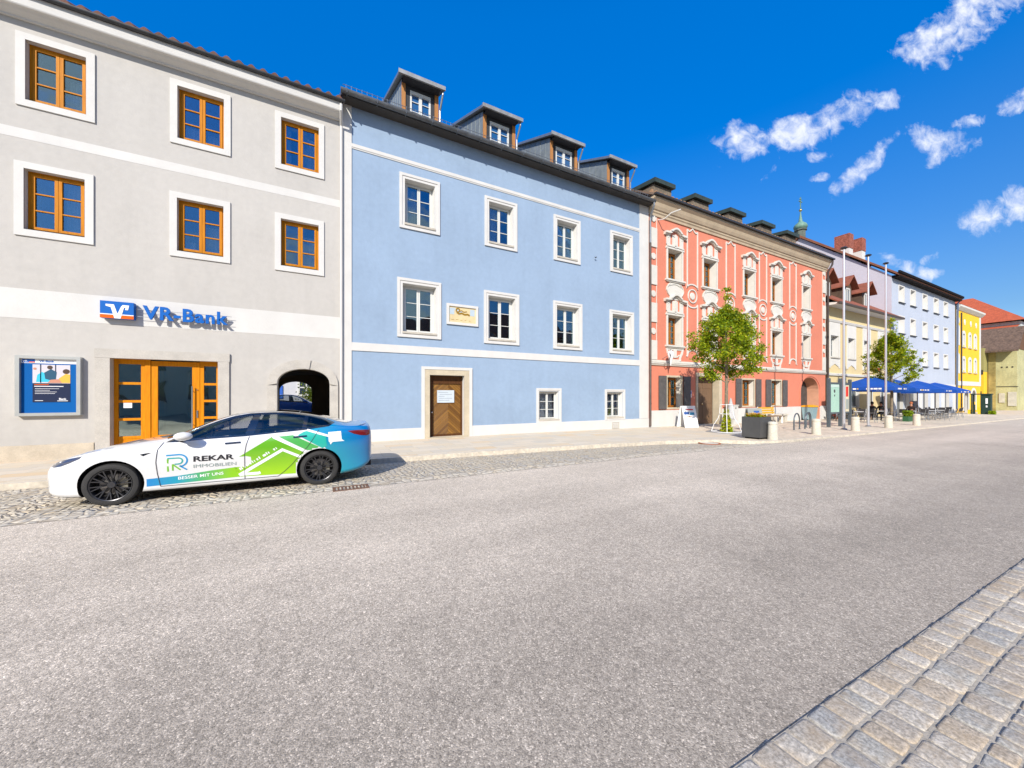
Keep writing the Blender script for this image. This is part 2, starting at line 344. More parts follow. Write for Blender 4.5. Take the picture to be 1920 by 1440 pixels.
strip('parking_strip',M_fan,lambda x:min(roadY(x)+.34,kerbY(x)-.02),lambda x:kerbY(x)-.001,lambda x:gz(x)-.042,lambda x:gz(x)-.085,-60,15.0)
strip('pavement',M_slab,lambda x:kerbY(x)+.14,lambda x:14.2,lambda x:gz(x)+.035,lambda x:gz(x)+.0,-60,16)
strip('plaza',M_plaza,lambda x:kerbY(x)+.14,lambda x:14.2,lambda x:gz(x)+.03,lambda x:gz(x)+.0,16,100)
mb=MB()
xs=[x for x in XS if -60<=x<=100]
for a,b in zip(xs,xs[1:]):
    ya,yb=kerbY(a),kerbY(b); za,zb=gz(a),gz(b)
    mb.quad((a,ya,za-.3),(b,yb,zb-.3),(b,yb,zb+.038),(a,ya,za+.038)); mb.quad((a,ya,za+.038),(b,yb,zb+.038),(b,yb+.14,zb+.036),(a,ya+.14,za+.036))
M_kerb=mat('kerb_stone',(.56,.50,.40),.85,.15,3,.2,30,fine=.12,fscale=12)
tag(mb.build('kerb',M_kerb),kind='structure')
# far ground, everything below
mb=MB(); gx=[-400,-60,-10,8,40,100,200,400,900]
for a,b in zip(gx,gx[1:]): mb.quad((a,-400,gz(a)-.12),(b,-400,gz(b)-.12),(b,900,gz(b)-.12),(a,900,gz(a)-.12))
tag(mb.build('ground',M_base),kind='structure')
# near pavement: real setts, three courses of large stones then small rows
rnd=random.Random(4)
mb=MB(); bed=MB()
cols=[(.50,.44,.36),(.58,.52,.43),(.43,.41,.37),(.53,.44,.33),(.47,.44,.38),(.60,.54,.45)]
def sett_mat(n,c):
    m,g=shader(n); tc=g.n('ShaderNodeTexCoord').outputs['Object']
    n1=g.n('ShaderNodeTexNoise',{'Vector':tc,'Scale':55.0,'Detail':6.0,'Roughness':.7}).outputs['Fac']
    n2=g.n('ShaderNodeTexNoise',{'Vector':tc,'Scale':9.0,'Detail':5.0}).outputs['Fac']
    a=g.n('ShaderNodeMapRange',{0:n1,1:.40,2:.62,3:0.0,4:1.0}).outputs[0]
    cc=g.mix(a,tuple(x*.55 for x in c)+(1,),tuple(x*1.12 for x in c)+(1,))
    cc=g.mix(g.n('ShaderNodeMapRange',{0:n2,1:.45,2:.7,3:0.0,4:.55}).outputs[0],cc,(.40,.30,.19,1))
    bp=g.n('ShaderNodeBump',{'Height':n1,'Strength':.6,'Distance':.008})
    b=g.n('ShaderNodeBsdfPrincipled',{'Base Color':cc,'Roughness':.75,'Specular IOR Level':.3,'Normal':bp.outputs[0]}); g.n('ShaderNodeOutputMaterial',{0:b.outputs[0]}); return m
SM=[sett_mat('granite_%s'%n,c) for n,c in zip(('warm','pale','blue','ochre','grey','cream'),cols)]
def sett(x0,x1,y0,y1,z,mi):
    # rounded irregular stone with a domed top
    N=12; cx,cy=(x0+x1)/2,(y0+y1)/2; hx,hy=(x1-x0)/2,(y1-y0)/2; rings=[]
    jj=[rnd.uniform(.95,1.04) for _ in range(N)]; tilt=(rnd.uniform(-.03,.03),rnd.uniform(-.03,.03)); zz=z+rnd.uniform(-.003,.004)
    for (sc,dz) in ((1.0,-.035),(.995,-.009),(.95,-.002),(.80,0.0)):
        ring=[]
        for k in range(N):
            t=2*math.pi*(k+.5)/N; c,s_=math.cos(t),math.sin(t); e=.22
            px=math.copysign(abs(c)**e,c)*hx*sc*jj[k]; py=math.copysign(abs(s_)**e,s_)*hy*sc*jj[(k*5)%N]
            ring.append((cx+px,cy+py,zz+dz+px*tilt[0]+py*tilt[1]))
        rings.append(ring)
    vs=[v for r in rings for v in r]; fs=[]
    for r in range(3):
        for k in range(N): fs.append([r*N+k,r*N+(k+1)%N,(r+1)*N+(k+1)%N,(r+1)*N+k])
    fs.append([3*N+k for k in range(N)])
    mb.add(vs,fs,mi)
off=0.0; courses=[(.155,.15),(.17,.155),(.155,.15)]+[(.095,.1)]*30
for ci,(cw,sl_) in enumerate(courses):
    x=.6+rnd.uniform(0,.1)
    lim=13.5 if ci<8 else 7.0
    while x<lim:
        L=sl_*rnd.uniform(.72,1.25); yt=nearY(x)-off-.008
        mi=rnd.choice([0,0,1,2,4,5,3] if ci<3 else [2,4,2,4,0,3])
        sett(x,x+L-.009,yt-cw+.010,yt,gz(x)-.020,mi)
        x+=L
    off+=cw
tag(mb.build('near_pavement',SM,smooth=True,angle=60),kind='structure')
strip('near_paving_bed',mat('joint_sand',(.36,.32,.26),.95,.15,4,.3,90,fine=.2,fscale=40),lambda x:nearY(x)-3.3,lambda x:nearY(x)-.004,lambda x:gz(x)-.0265,lambda x:gz(x)-.0265,-10,14)
strip('far_near_pavement',cobbles('small_setts',9,False,((.4,.38,.34),(.47,.44,.39),(.36,.37,.38),(.5,.46,.4))),lambda x:nearY(x)-6,lambda x:nearY(x)-.004,lambda x:gz(x)-.033,lambda x:gz(x)-.033,13,400)
# ---------------------------------------------------------------- facades
G_win=glass('window_glass',.70,.14,(.55,.85,1)); G_clear=glass('clear_glass',.85,.10); G_dark=mat('dark_far_glass',(.03,.045,.06),.05,spec=.9)
M_white=mat('white_trim',(.60,.585,.55),.8,.05,1.5,.15,18,streak=.08)
M_wfr=mat('white_window_paint',(.62,.62,.58),.4,.03,3)
M_dark=mat('dark_room',(.035,.033,.03),.9); M_room=mat('room_wall',(.22,.20,.17),.9)
M_cur=mat('curtain',(.80,.80,.76),.9,.12,18)
M_orange=wood('honey_wood',(.54,.17,.001),(.68,.255,.002))
M_owin=wood('orange_window_wood',(.43,.145,.001),(.58,.215,.002)); M_metal=mat('zinc',(.30,.31,.32),.42,.15,4,metal=.7); M_dmetal=mat('dark_gutter',(.05,.052,.055),.45,.2,3,metal=.4)
M_sill=mat('sill_stone',(.46,.42,.35),.8,.15,5,.2)
M_granite=mat('granite_surround',(.46,.43,.38),.8,.10,2.5,.2,60,fine=.09,fscale=50)
M_marble=mat('plinth_stone',(.50,.43,.33),.75,.25,1.6,.2,fine=.08)
def arc_top(x0,x1,zs,rise,n=14):
    """points of a segmental or half round arch from left to right"""
    c=(x0+x1)/2; a=(x1-x0)/2
    return [(c-a*math.cos(math.pi*i/n), zs+rise*math.sin(math.pi*i/n)**(.9)) for i in range(n+1)]
def wall(mb,x0,x1,z0,z1,Y,ops,mw=0,mr0=1):
    """front face at Y with openings; op=(x0,x1,z0,z1,depth,splay[,rise])"""
    xs=sorted({x0,x1}|{o[0] for o in ops}|{o[1] for o in ops}); zs=sorted({z0,z1}|{o[2] for o in ops}|{o[3] for o in ops})
    xs=[x for x in xs if x0<=x<=x1]; zs=[z for z in zs if z0<=z<=z1]
    for a,b in zip(xs,xs[1:]):
        for c,d in zip(zs,zs[1:]):
            mx,mz=(a+b)/2,(c+d)/2
            if any(o[0]<mx<o[1] and o[2]<mz<o[3] for o in ops): continue
            mb.quad((a,Y,c),(b,Y,c),(b,Y,d),(a,Y,d),mw)
    for o in ops:
        a,b,c,d,dp,sp=o[:6]; Y2=Y+dp; mr=o[7] if len(o)>7 else mr0; a2,b2,d2=a+sp,b-sp,d-sp*.5
        if len(o)>6:
            P=arc_top(a,b,d-o[6],o[6]); zs_=d-o[6]; sc=(b2-a2)/(b-a)
            P2=[((p[0]-(a+b)/2)*sc+(a+b)/2,p[1]) for p in P]
            n=len(P)
            for i in range(n-1):
                p,q=P[i],P[i+1]; mb.quad((p[0],Y,p[1]),(q[0],Y,q[1]),(q[0],Y,d),(p[0],Y,d),mw)
                mb.quad((p[0],Y,p[1]),(q[0],Y,q[1]),(P2[i+1][0],Y2,P2[i+1][1]),(P2[i][0],Y2,P2[i][1]),mr)
            mb.quad((a,Y,c),(a,Y,zs_),(a2,Y2,zs_),(a2,Y2,c),mr); mb.quad((b,Y,c),(b,Y,zs_),(b2,Y2,zs_),(b2,Y2,c),mr)
        else:
            mb.quad((a,Y,c),(a,Y,d),(a2,Y2,d2),(a2,Y2,c),mr); mb.quad((b,Y,c),(b,Y,d),(b2,Y2,d2),(b2,Y2,c),mr)
            mb.quad((a,Y,d),(b,Y,d),(b2,Y2,d2),(a2,Y2,d2),mr)
        mb.quad((a,Y,c),(b,Y,c),(b2,Y2,c),(a2,Y2,c),mr)
def shell(mb,x0,x1,y0,y1,z0,z1,mi=0):
    mb.quad((x0,y0,z0),(x0,y1,z0),(x0,y1,z1),(x0,y0,z1),mi); mb.quad((x1,y0,z0),(x1,y1,z0),(x1,y1,z1),(x1,y0,z1),mi)
    mb.quad((x0,y1,z0),(x1,y1,z0),(x1,y1,z1),(x0,y1,z1),mi); mb.quad((x0,y0,z1),(x1,y0,z1),(x1,y1,z1),(x0,y1,z1),mi)
def frame_ring(mb,x0,x1,z0,z1,wd,y0,y1,mi=0):
    mb.box(x0,x0+wd,y0,y1,z0,z1,mi); mb.box(x1-wd,x1,y0,y1,z0,z1,mi)
    mb.box(x0+wd,x1-wd,y0,y1,z1-wd,z1,mi); mb.box(x0+wd,x1-wd,y0,y1,z0,z0+wd,mi)
def casement(b,x0,x1,z0,z1,y,fm,rows=3,fw=.06,label=None,gm=None,curtain=None,leaves=2,room=True,tilt=0,thick=.07,bar=.022):
    """window frame mesh with glazing bars; panes, curtain as sub-parts"""
    mb=MB(); frame_ring(mb,x0,x1,z0,z1,fw*.8,y,y+thick)
    inw=(x1-x0-1.6*fw)/leaves
    for k in range(leaves):
        a=x0+fw*.8+k*inw; c=a+inw; yo=y-.018
        frame_ring(mb,a+.004,c-.004,z0+fw*.8,z1-fw*.8,fw*.85,yo,yo+.05)
        za,zb=z0+fw*1.6,z1-fw*1.6
        for r in range(1,rows):
            zz=za+(zb-za)*r/rows; mb.box(a+fw*.8,c-fw*.8,yo+.006,yo+.036,zz-bar/2,zz+bar/2)
    f=mb.build('window',fm,b)
    if label: f['label']=label
    p=MB(); p.box(x0+fw,x1-fw,y+.016,y+.022,z0+fw,z1-fw); p.build('pane',gm or G_win,f)
    if curtain:
        c=MB(); n=14
        for (s0,s1,t0,t1) in curtain:
            a=x0+fw+(x1-x0-2*fw)*s0; e=x0+fw+(x1-x0-2*fw)*s1; za=z0+(z1-z0)*t0; zb=z0+(z1-z0)*t1
            for i in range(n):
                u0,u1=a+(e-a)*i/n,a+(e-a)*(i+1)/n; y0=y+.16+.02*math.sin(i*1.9); y1=y+.16+.02*math.sin((i+1)*1.9)
                c.quad((u0,y0,za),(u1,y1,za),(u1,y1,zb),(u0,y0,zb))
        c.build('curtain',M_cur,f)
    return f
def room(b,x0,x1,z0,z1,y,d=2.2):
    mb=MB(); mb.quad((x0,y+d,z0),(x1,y+d,z0),(x1,y+d,z1),(x0,y+d,z1)); 
    for z in (z0,z1): mb.quad((x0,y,z),(x1,y,z),(x1,y+d,z),(x0,y+d,z))
    for x in (x0,x1): mb.quad((x,y,z0),(x,y+d,z0),(x,y+d,z1),(x,y,z1))
    return mb
rc=random.Random(11)
YF=13.8
# ======================= BANK
bank=thing('bank_building',(-6,YF,0),'pale grey bank building with white bands, orange framed windows and arched passage','building')
P_grey=plaster('grey_plaster',(.475,.452,.415),.04)
BW=[(-6.965,9.04,10.9),(-4.03,9.04,10.9),(-1.475,9.04,10.9),(-6.99,5.74,7.62),(-4.04,5.74,7.62),(-1.48,5.74,7.6)]
xs_far=[-10.2,-13.2]
for x in xs_far: BW+= [(x,9.04,10.9),(x,5.74,7.62)]
ops=[(x+.165,x+1.245,a+.165,b-.165,.17,0) for x,a,b in BW]
ops+= [(-5.27,-2.92,-.4,2.71,.22,0),(-1.42,.10,-.4,2.56,.32,0,.5)]
mb=MB(); wall(mb,-16,.48,-.4,11.35,YF,ops,0,1)
# shell keeps the passage open at the back
mb.quad((-16,YF,-.4),(-16,24,-.4),(-16,24,11.35),(-16,YF,11.35)); mb.quad((.48,YF,-.4),(.48,23,-.4),(.48,23,11.35),(.48,YF,11.35))
mb.quad((-16,YF,11.35),(.48,YF,11.35),(.48,23,11.35),(-16,23,11.35))
wall(mb,-16,.48,-.4,11.35,23,[(-2.25,-.72,-.4,2.42,-.3,0,.5)],0,0)
mb.build('wall',[P_grey,M_white],bank)
mb=MB(); mb.box(-16,.478,YF-.004,YF+.01,8.21,8.46); mb.box(-16,.478,YF-.004,YF+.01,3.64,4.39); mb.build('painted_band',M_white,bank)
# passage tunnel, vaulted
mb=MB(); A=arc_top(-1.42,.10,2.06,.5); Bv=arc_top(-2.35,.35,2.2,.6)
for i in range(len(A)-1):
    mb.quad((Bv[i][0],YF+.33,Bv[i][1]),(Bv[i+1][0],YF+.33,Bv[i+1][1]),(Bv[i+1][0],22.69,Bv[i+1][1]),(Bv[i][0],22.69,Bv[i][1]))
mb.quad((-2.35,YF+.33,-.1),(-2.35,YF+.33,2.2),(-2.35,22.69,2.2),(-2.35,22.69,-.1)); mb.quad((.35,YF+.33,-.1),(.35,YF+.33,2.2),(.35,22.69,2.2),(.35,22.69,-.1))
for yy in (YF+.325,22.695):
    ops2=[(-1.42,.10,-.1,2.56,.001,0,.5)] if yy<15 else [(-2.25,-.72,-.1,2.42,.001,0,.5)]
    wall(mb,-2.36,.36,-.1,2.81,yy,ops2,0,0)
mb.build('passage_lining',mat('passage_plaster',(.34,.26,.17),.9,.2,1.5,.3),bank)
mb=MB(); mb.quad((-16.2,12.8,0),(0,0,0),(0,0,0),(0,0,0)) if False else None
for (x,a,b) in BW:
    i=BW.index((x,a,b))
    cur=[[(.62,1,0,.62)],[(.0,.42,0,.35),(.6,1,0,.3)],[(.55,1,.0,.8),(.0,.2,.0,.9)],[(.58,.86,0,1)],[(.55,1,0,.60),(0,.3,0,.25)],[(.5,1,0,.75)],None,None,None,None][i]
    f=casement(bank,x+.165,x+1.245,a+.175,b-.165,YF+.12,M_owin,3,.075,curtain=cur,bar=.03)
    t=MB(); frame_ring(t,x,x+1.41,a,b,.165,YF-.035,YF+.01); t.build('surround',M_white,f)
    s=MB(); s.box(x+.17,x+1.24,YF-.02,YF+.12,a+.166,a+.178); s.build('sill',M_dmetal,f)
    r=room(bank,x+.1,x+1.31,a+.1,b-.1,YF+.25,1.6); r.build('interior',M_room,f)
# plinth, door surround, arch surround
mb=MB(); xx=-16
while xx<-5.6:
    e=min(xx+rc.uniform(1.6,2.3),-5.56); 
    if e>-6.2: e=-5.56
    mb.box(xx+.006,e-.006,YF-.06,YF+.01,-.3,.40); xx=e
mb.build('plinth',M_marble,bank); mb=MB(); mb.box(-2.64,-1.72,YF-.06,YF+.01,-.3,.40); mb.build('plinth',M_marble,bank)
mb=MB(); mb.box(-5.55,-5.262,YF-.05,YF+.165,-.3,2.699); mb.box(-2.928,-2.655,YF-.05,YF+.165,-.3,2.699); mb.box(-5.56,-2.64,YF-.055,YF+.165,2.702,2.95); mb.build('door_surround',M_granite,bank)
mb=MB(); In=arc_top(-1.42,.10,2.06,.5,16); Out=arc_top(-1.68,.36,2.0,.86,16)
for i in range(16):
    y=YF-.05-(.03 if i in(7,8) else 0)
    a,b,c,d=In[i],In[i+1],Out[i+1],Out[i]
    mb.add([(a[0],y,a[1]),(b[0],y,b[1]),(c[0],y,c[1]),(d[0],y,d[1]),(a[0],YF+.01,a[1]),(b[0],YF+.01,b[1]),(c[0],YF+.01,c[1]),(d[0],YF+.01,d[1])],[(0,1,2,3),(4,5,6,7),(0,1,5,4),(3,2,6,7),(0,3,7,4),(1,2,6,5)])
mb.box(-1.68,-1.42,YF-.05,YF+.01,-.3,2.0); mb.box(.10,.36,YF-.05,YF+.01,-.3,2.0); mb.box(-1.42,-1.42+.001,YF,YF+.01,2.0,2.06)
mb.build('arch_surround',M_granite,bank)
# entrance: two side lights and a glazed door
ent=MB(); y=YF+.17; zt=2.70
def grid_light(mb,x0,x1,rows,zb,zt,y,st=.10,rail=.07):
    mb.box(x0,x0+st,y,y+.07,zb,zt); mb.box(x1-st,x1,y,y+.07,zb,zt); mb.box(x0+st,x1-st,y,y+.07,zt-.14,zt)
    h=(zt-.14-(zb+.52))/rows
    for r in range(rows+1):
        zz=zb+.52+r*h; 
        if r<rows: mb.box(x0+st,x1-st,y+.003,y+.066,zz-rail,zz)
    mb.box(x0+st,x1-st,y+.012,y+.05,zb,zb+.52-rail)
    mb.box(x0+st+.06,x1-st-.06,y+.002,y+.013,zb+.08,zb+.38)
grid_light(ent,-5.27,-4.62,4,0.0,zt,y,.09); ent.box(-4.615,-4.50,y-.03,y+.08,0,zt)
grid_light(ent,-3.40,-2.92,4,0.0,zt,y,.09)
ef=ent.build('entrance_frame',M_orange,bank)
Gd=glass('door_glass',.60,.32,(.85,1,.88)); p=MB(); p.box(-5.20,-4.70,y+.03,y+.037,.5,2.6); p.build('pane',Gd,ef); p=MB(); p.box(-3.33,-3.0,y+.03,y+.037,.5,2.6); p.build('pane',Gd,ef)
d=MB(); d.box(-4.49,-4.35,y-.01,y+.06,0,zt-.03); d.box(-3.58,-3.405,y-.01,y+.06,0,zt-.03); d.box(-4.35,-3.58,y-.01,y+.06,zt-.17,zt-.03); d.box(-4.35,-3.58,y-.01,y+.06,.42,.52); d.box(-4.35,-3.58,y-.01,y+.06,0,.12); d.box(-4.35,-3.58,y+.008,y+.05,.12,.42); d.box(-4.27,-3.66,y-.004,y+.009,.17,.37)
dd=d.build('door',M_orange,bank)
p=MB(); p.box(-4.35,-3.58,y+.02,y+.027,.52,zt-.17); p.build('pane',bpy.data.materials['door_glass'],dd)
h=MB(); h.tube([(-3.56,y-.09,.62),(-3.56,y-.09,1.95)],.017,10); h.tube([(-3.56,y-.09,.8),(-3.56,y-.01,.8)],.01,6); h.tube([(-3.56,y-.09,1.8),(-3.56,y-.01,1.8)],.01,6); h.box(-3.475,-3.44,y-.03,y-.008,1.0,1.22); h.tube([(-3.458,y-.04,1.84),(-3.458,y-.015,1.84)],.014,8); h.build('handle',mat('steel',(.6,.6,.6),.25,metal=1),dd)
rm=room(bank,-5.3,-2.9,-.02,2.75,YF+.3,3.5); rm.build('entrance_hall',mat('hall_wall',(.48,.52,.42),.9,.1),bank)
hl=MB(); hl.box(-4.3,-3.9,YF+1.2,YF+1.25,.1,1.6); frame_ring(hl,-4.5,-3.95,0,1.7,.06,YF+1.1,YF+1.16); hl.box(-3.95,-3.9,YF+.9,YF+.95,0,2.7); hl.build('lobby_screen',M_zz if False else mat('lobby_grey',(.42,.44,.42),.6),bank)
# cornice, gutter, tiled roof
prof=[(YF+.01,11.20),(YF-.07,11.20),(YF-.08,11.24),(YF-.13,11.26),(YF-.22,11.29),(YF-.27,11.33),(YF-.34,11.335),(YF-.355,11.36),(YF-.385,11.60),(YF+.01,11.60)]
mb=MB(); mb.run(prof,-16,.47); mb.build('cornice',M_white,bank)
mb=MB(); n=10; gp=[(13.36-.06*math.cos(math.pi*i/n),11.66-.075*math.sin(math.pi*i/n)) for i in range(n+1)]+[(13.36+.052,11.66)]+[(13.36-.05*math.cos(math.pi*(n-i)/n)*1,11.66-.06*math.sin(math.pi*(n-i)/n)) for i in range(n+1)]
mb.run(gp,-16.1,.56); 
mb.build('gutter',M_dmetal,bank,smooth=True)
def tile_roof(b,x0,x1,y0,z0,y1,slope,m,pitch=.30,amp=.035,name='roof',back=True,zback=None):
    mb=MB(); n=int((x1-x0)/pitch*8); ys=[y0,y0+.001,(y0+y1)/2,y1]
    rows=[]
    for j,yy in enumerate(ys):
        zz=z0+(yy-y0)*slope; rows.append([(x0+(x1-x0)*i/n,yy,zz+(0 if j==0 else amp*(1+math.sin(2*math.pi*(x0+(x1-x0)*i/n)/pitch)))) for i in range(n+1)])
    o=len(mb.v)
    for r in rows: mb.v+=r
    for j in range(len(ys)-1):
        for i in range(n):
            a=o+j*(n+1)+i; mb.f.append([a,a+1,a+n+2,a+n+1]); mb.mi.append(0)
    zr=z0+(y1-y0)*slope; yb=2*y1-y0
    if back:
        mb.quad((x0,y1,zr),(x1,y1,zr),(x1,yb,z0),(x0,yb,z0))
        mb.add([(x0,y0,z0),(x0,y1,zr),(x0,yb,z0)],[(0,1,2)]); mb.add([(x1,y0,z0),(x1,y1,zr),(x1,yb,z0)],[(0,1,2)])
    return mb.build(name,m,b,recalc=False)
M_tile=mat('brown_red_tiles',(.13,.055,.035),.8,.3,3,.4,20); M_rtile=mat('red_brown_tiles',(.24,.075,.04),.8,.25,3,.4,15); M_otile=mat('orange_tiles',(.42,.09,.035),.8,.18,2,.4,14,fine=.15,fscale=6)
tile_roof(bank,-16.1,.5,13.335,11.665,18.4,.60,M_tile,.30,.055)
# ======================= BLUE HOUSE
blue=thing('blue_house',(8,YF,0),'light blue plastered house with four zinc dormers and white corner strips','building')
P_blue=plaster('blue_plaster',(.272,.360,.475),.055)
U1=[(2.42,7.96,10.03),(5.87,7.95,10.04),(9.33,7.96,10.06),(12.77,7.98,10.06)]
U2=[(2.34,3.87,6.09),(5.84,3.86,6.08),(9.31,3.84,6.07),(12.73,3.82,6.03)]
LW=[(8.40,.43,2.0),(12.42,.42,1.98)]
ops=[(x+.20,x+1.34,a+.20,b-.20,.30,.05) for x,a,b in U1]+[(x+.20,x+1.47,a+.20,b-.20,.30,.05) for x,a,b in U2]+[(x+.16,x+1.19,a+.12,b-.16,.24,.05) for x,a,b in LW]+[(3.56,4.97,-.4,2.47,.30,0)]
mb=MB(); wall(mb,.5,15.5,-.4,11.95,YF,ops,0,1); shell(mb,.5,15.5,YF,27,-.4,11.95); mb.build('wall',[P_blue,M_white],blue)
for a,b in ((.503,.79),(14.83,15.497)): mb=MB(); mb.box(a,b,YF-.03,YF+.01,.44,11.9); mb.build('corner_strip',M_white,blue)
mb=MB(); mb.box(.79,14.83,YF-.035,YF+.01,10.44,10.56); mb.box(.79,14.83,YF-.02,YF+.01,10.39,10.44); mb.build('string_course',M_white,blue); mb=MB(); mb.box(.79,14.83,YF-.028,YF+.01,3.26,3.55); mb.build('string_course',M_white,blue)
for a,b in ((.503,3.24),(5.31,15.497)): mb=MB(); mb.box(a,b,YF-.05,YF+.01,-.3,.43); mb.build('plinth',M_white,blue)
def blue_win(x,a,b,wd,k,cur,fw=.06,rows=3,t=.20,dp=.24,lab=None):
    f=casement(blue,x+t+.04,x+wd-t-.04,a+t,b-t-.02,YF+dp,M_wfr,rows,fw,label=lab,curtain=cur,gm=G_clear if lab else None)
    m=MB(); frame_ring(m,x,x+wd,a,b,.10*k,YF-.05,YF+.01); frame_ring(m,x+.10*k,x+wd-.10*k,a+.10*k,b-.10*k,t-.10*k-.002,YF-.028,YF+.01); m.build('surround',M_white,f)
    s=MB(); s.box(x+t-.02,x+wd-t+.02,YF-.06,YF+dp,a+t-.06,a+t+.012); s.build('sill',M_sill,f)
    r=room(blue,x+.1,x+wd-.1,a+.1,b-.1,YF+.35,1.6); r.build('interior',M_room,f)
    return f
for i,(x,a,b) in enumerate(U1): blue_win(x,a,b,1.54,1,[[(0,.45,0,1)],[(0,.45,0,1)],[(.5,1,0,.35)],[(.6,1,0,1)]][i])
for i,(x,a,b) in enumerate(U2): blue_win(x,a,b,1.67,1,[None,None,[(.55,1,0,.6)],[(.5,1,0,.7)]][i],.07)
for i,(x,a,b) in enumerate(LW): blue_win(x,a,b,1.35,.8,[(0,1,0,1)],.05,3,.14,.18,'small ground floor window with closed white curtains')
# door with surround
mb=MB(); mb.box(3.24,3.36,YF-.06,YF+.01,-.3,2.79); mb.box(5.18,5.31,YF-.06,YF+.01,-.3,2.79); mb.box(3.36,5.18,YF-.06,YF+.01,2.68,2.79); mb.build('door_trim',M_white,blue)
M_sand=mat('sandstone',(.50,.43,.31),.85,.14,2,.3,30,streak=.1,fine=.08)
mb=MB(); mb.box(3.363,3.558,YF-.045,YF+.2,-.3,2.675); mb.box(4.972,5.177,YF-.045,YF+.2,-.3,2.675); mb.box(3.56,4.97,YF-.045,YF+.2,2.472,2.675); mb.build('stone_surround',M_sand,blue)
M_dwood=wood('dark_oak',(.055,.022,.008),(.11,.045,.014),6,.45)
def herring(name):
    m,g=shader(name); tc=g.n('ShaderNodeTexCoord').outputs['Object']; x=g.n('ShaderNodeSeparateXYZ',{0:tc})
    cx=g.m('ABSOLUTE',g.m('SUBTRACT',x.outputs[0],4.38-8)); t=g.m('ADD',x.outputs[2],g.m('MULTIPLY',cx,-.85)) if False else g.m('SUBTRACT',x.outputs[2],g.m('MULTIPLY',cx,-.9))
    q=g.m('MULTIPLY',t,9.0); fr=g.m('FRACT',q); fl=g.m('FLOOR',q)
    side=g.m('GREATER_THAN',g.m('SUBTRACT',x.outputs[0],4.38-8),0)
    wn=g.n('ShaderNodeTexWhiteNoise',{'Vector':g.n('ShaderNodeCombineXYZ',{0:fl,1:side,2:0.0}).outputs[0]}).outputs['Value']
    c=g.mix(wn,(.13,.055,.008,1),(.32,.155,.026,1))
    n=g.n('ShaderNodeTexNoise',{'Vector':tc,'Scale':26.0,'Detail':4.0}).outputs['Fac']; c=g.mix(g.m('MULTIPLY',n,.4),c,(.09,.035,.006,1))
    gr=g.m('LESS_THAN',fr,.10); c=g.mix(gr,c,(.03,.012,.004,1))
    bp=g.n('ShaderNodeBump',{'Height':g.m('SUBTRACT',1.0,gr),'Strength':.5,'Distance':.01})
    b=g.n('ShaderNodeBsdfPrincipled',{'Base Color':c,'Roughness':.4,'Normal':bp.outputs[0]}); g.n('ShaderNodeOutputMaterial',{0:b.outputs[0]}); return m
yd=YF+.22
mb=MB(); mb.box(3.62,4.95,yd+.03,yd+.07,-.02,2.17); dr=mb.build('door',herring('herringbone_oak'),blue)
mb=MB(); mb.box(3.563,3.74,yd-.01,yd+.08,-.02,2.46); mb.box(4.90,4.967,yd-.01,yd+.08,-.02,2.46); mb.box(3.74,4.90,yd,yd+.08,2.17,2.46); mb.box(3.74,4.90,yd-.015,yd+.02,2.14,2.2); mb.box(3.74,4.90,yd-.005,yd+.028,-.02,.12); mb.build('door_frame',M_dwood,dr)
mb=MB(); mb.ball((3.70,yd-.04,1.0),.035,10,6); mb.tube([(3.70,yd-.03,1.0),(3.70,yd,1.0)],.012,6); mb.build('handle',bpy.data.materials['steel'],dr)
nb=MB(); nb.box(3.92,4.62,yd-.01,yd+.028,1.38,1.88); nt_=nb.build('notice_sheet',mat('plastic_sheet',(.52,.58,.62),.35,.05,6),dr)
nb=MB()
for i,(a,b) in enumerate(((.05,.45),(.1,.6),(.05,.3),(.08,.62),(.05,.5))): nb.box(3.92+a*.98,3.92+b,yd-.013,yd-.010,1.79-i*.08,1.80-i*.08)
nb.build('writing',mat('ink',(.12,.14,.2),.6),nt_)
mb=MB(); mb.box(3.5,5.05,YF-.30,YF+.25,-.05,.035); mb.build('door_step',M_sand,blue)
vb=MB(); frame_ring(vb,12.86,13.33,-.03,.30,.03,YF-.065,YF-.045); [vb.box(12.89,13.30,YF-.062,YF-.052,.02+k*.06,.035+k*.06) for k in range(4)]; vb.build('cellar_vent',M_sill,blue)
# eaves, gutter, roof
M_droof=mat('dark_roof',(.075,.078,.082),.6,.2,2,.3,12)
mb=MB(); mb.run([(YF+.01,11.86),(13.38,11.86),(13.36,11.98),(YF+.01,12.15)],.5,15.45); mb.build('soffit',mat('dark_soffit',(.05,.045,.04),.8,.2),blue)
mb=MB(); n=10; cy=13.27; gp=[(cy-.085*math.cos(math.pi*i/n),11.97-.13*math.sin(math.pi*i/n)) for i in range(n+1)]+[(cy-.075*math.cos(math.pi*(n-i)/n),11.975-.115*math.sin(math.pi*(n-i)/n)) for i in range(n+1)]
mb.run(gp,.42,15.42)
for k in range(16): mb.box(.6+k*.97,.63+k*.97,cy-.095,cy+.1,11.84,11.985)
mb.build('gutter',mat('grey_gutter',(.12,.125,.13),.45,.25,3,metal=.5),blue,smooth=True)
def plain_roof(b,x0,x1,y0,z0,y1,slope,m,th=.12,name='roof'):
    mb=MB(); zr=z0+(y1-y0)*slope; yb=2*y1-y0
    mb.run([(y0,z0),(y1,zr),(yb,z0),(yb,z0-th),(y1,zr-th-.02),(y0,z0-th)],x0,x1); return mb.build(name,m,b)
rf=plain_roof(blue,.45,15.45,13.36,11.98,20.4,.68,M_droof)
mb=MB(); 
for i in range(int(14.9/.17)): mb.tube([(.6+i*.17,13.62,12.10),(.6+i*.17,13.60,12.42)],.007,4,cap=False)
for z in (12.20,12.40): mb.tube([(.5,13.61,z),(15.4,13.61,z)],.010,5)
mb.build('snow_guard',M_metal,rf)
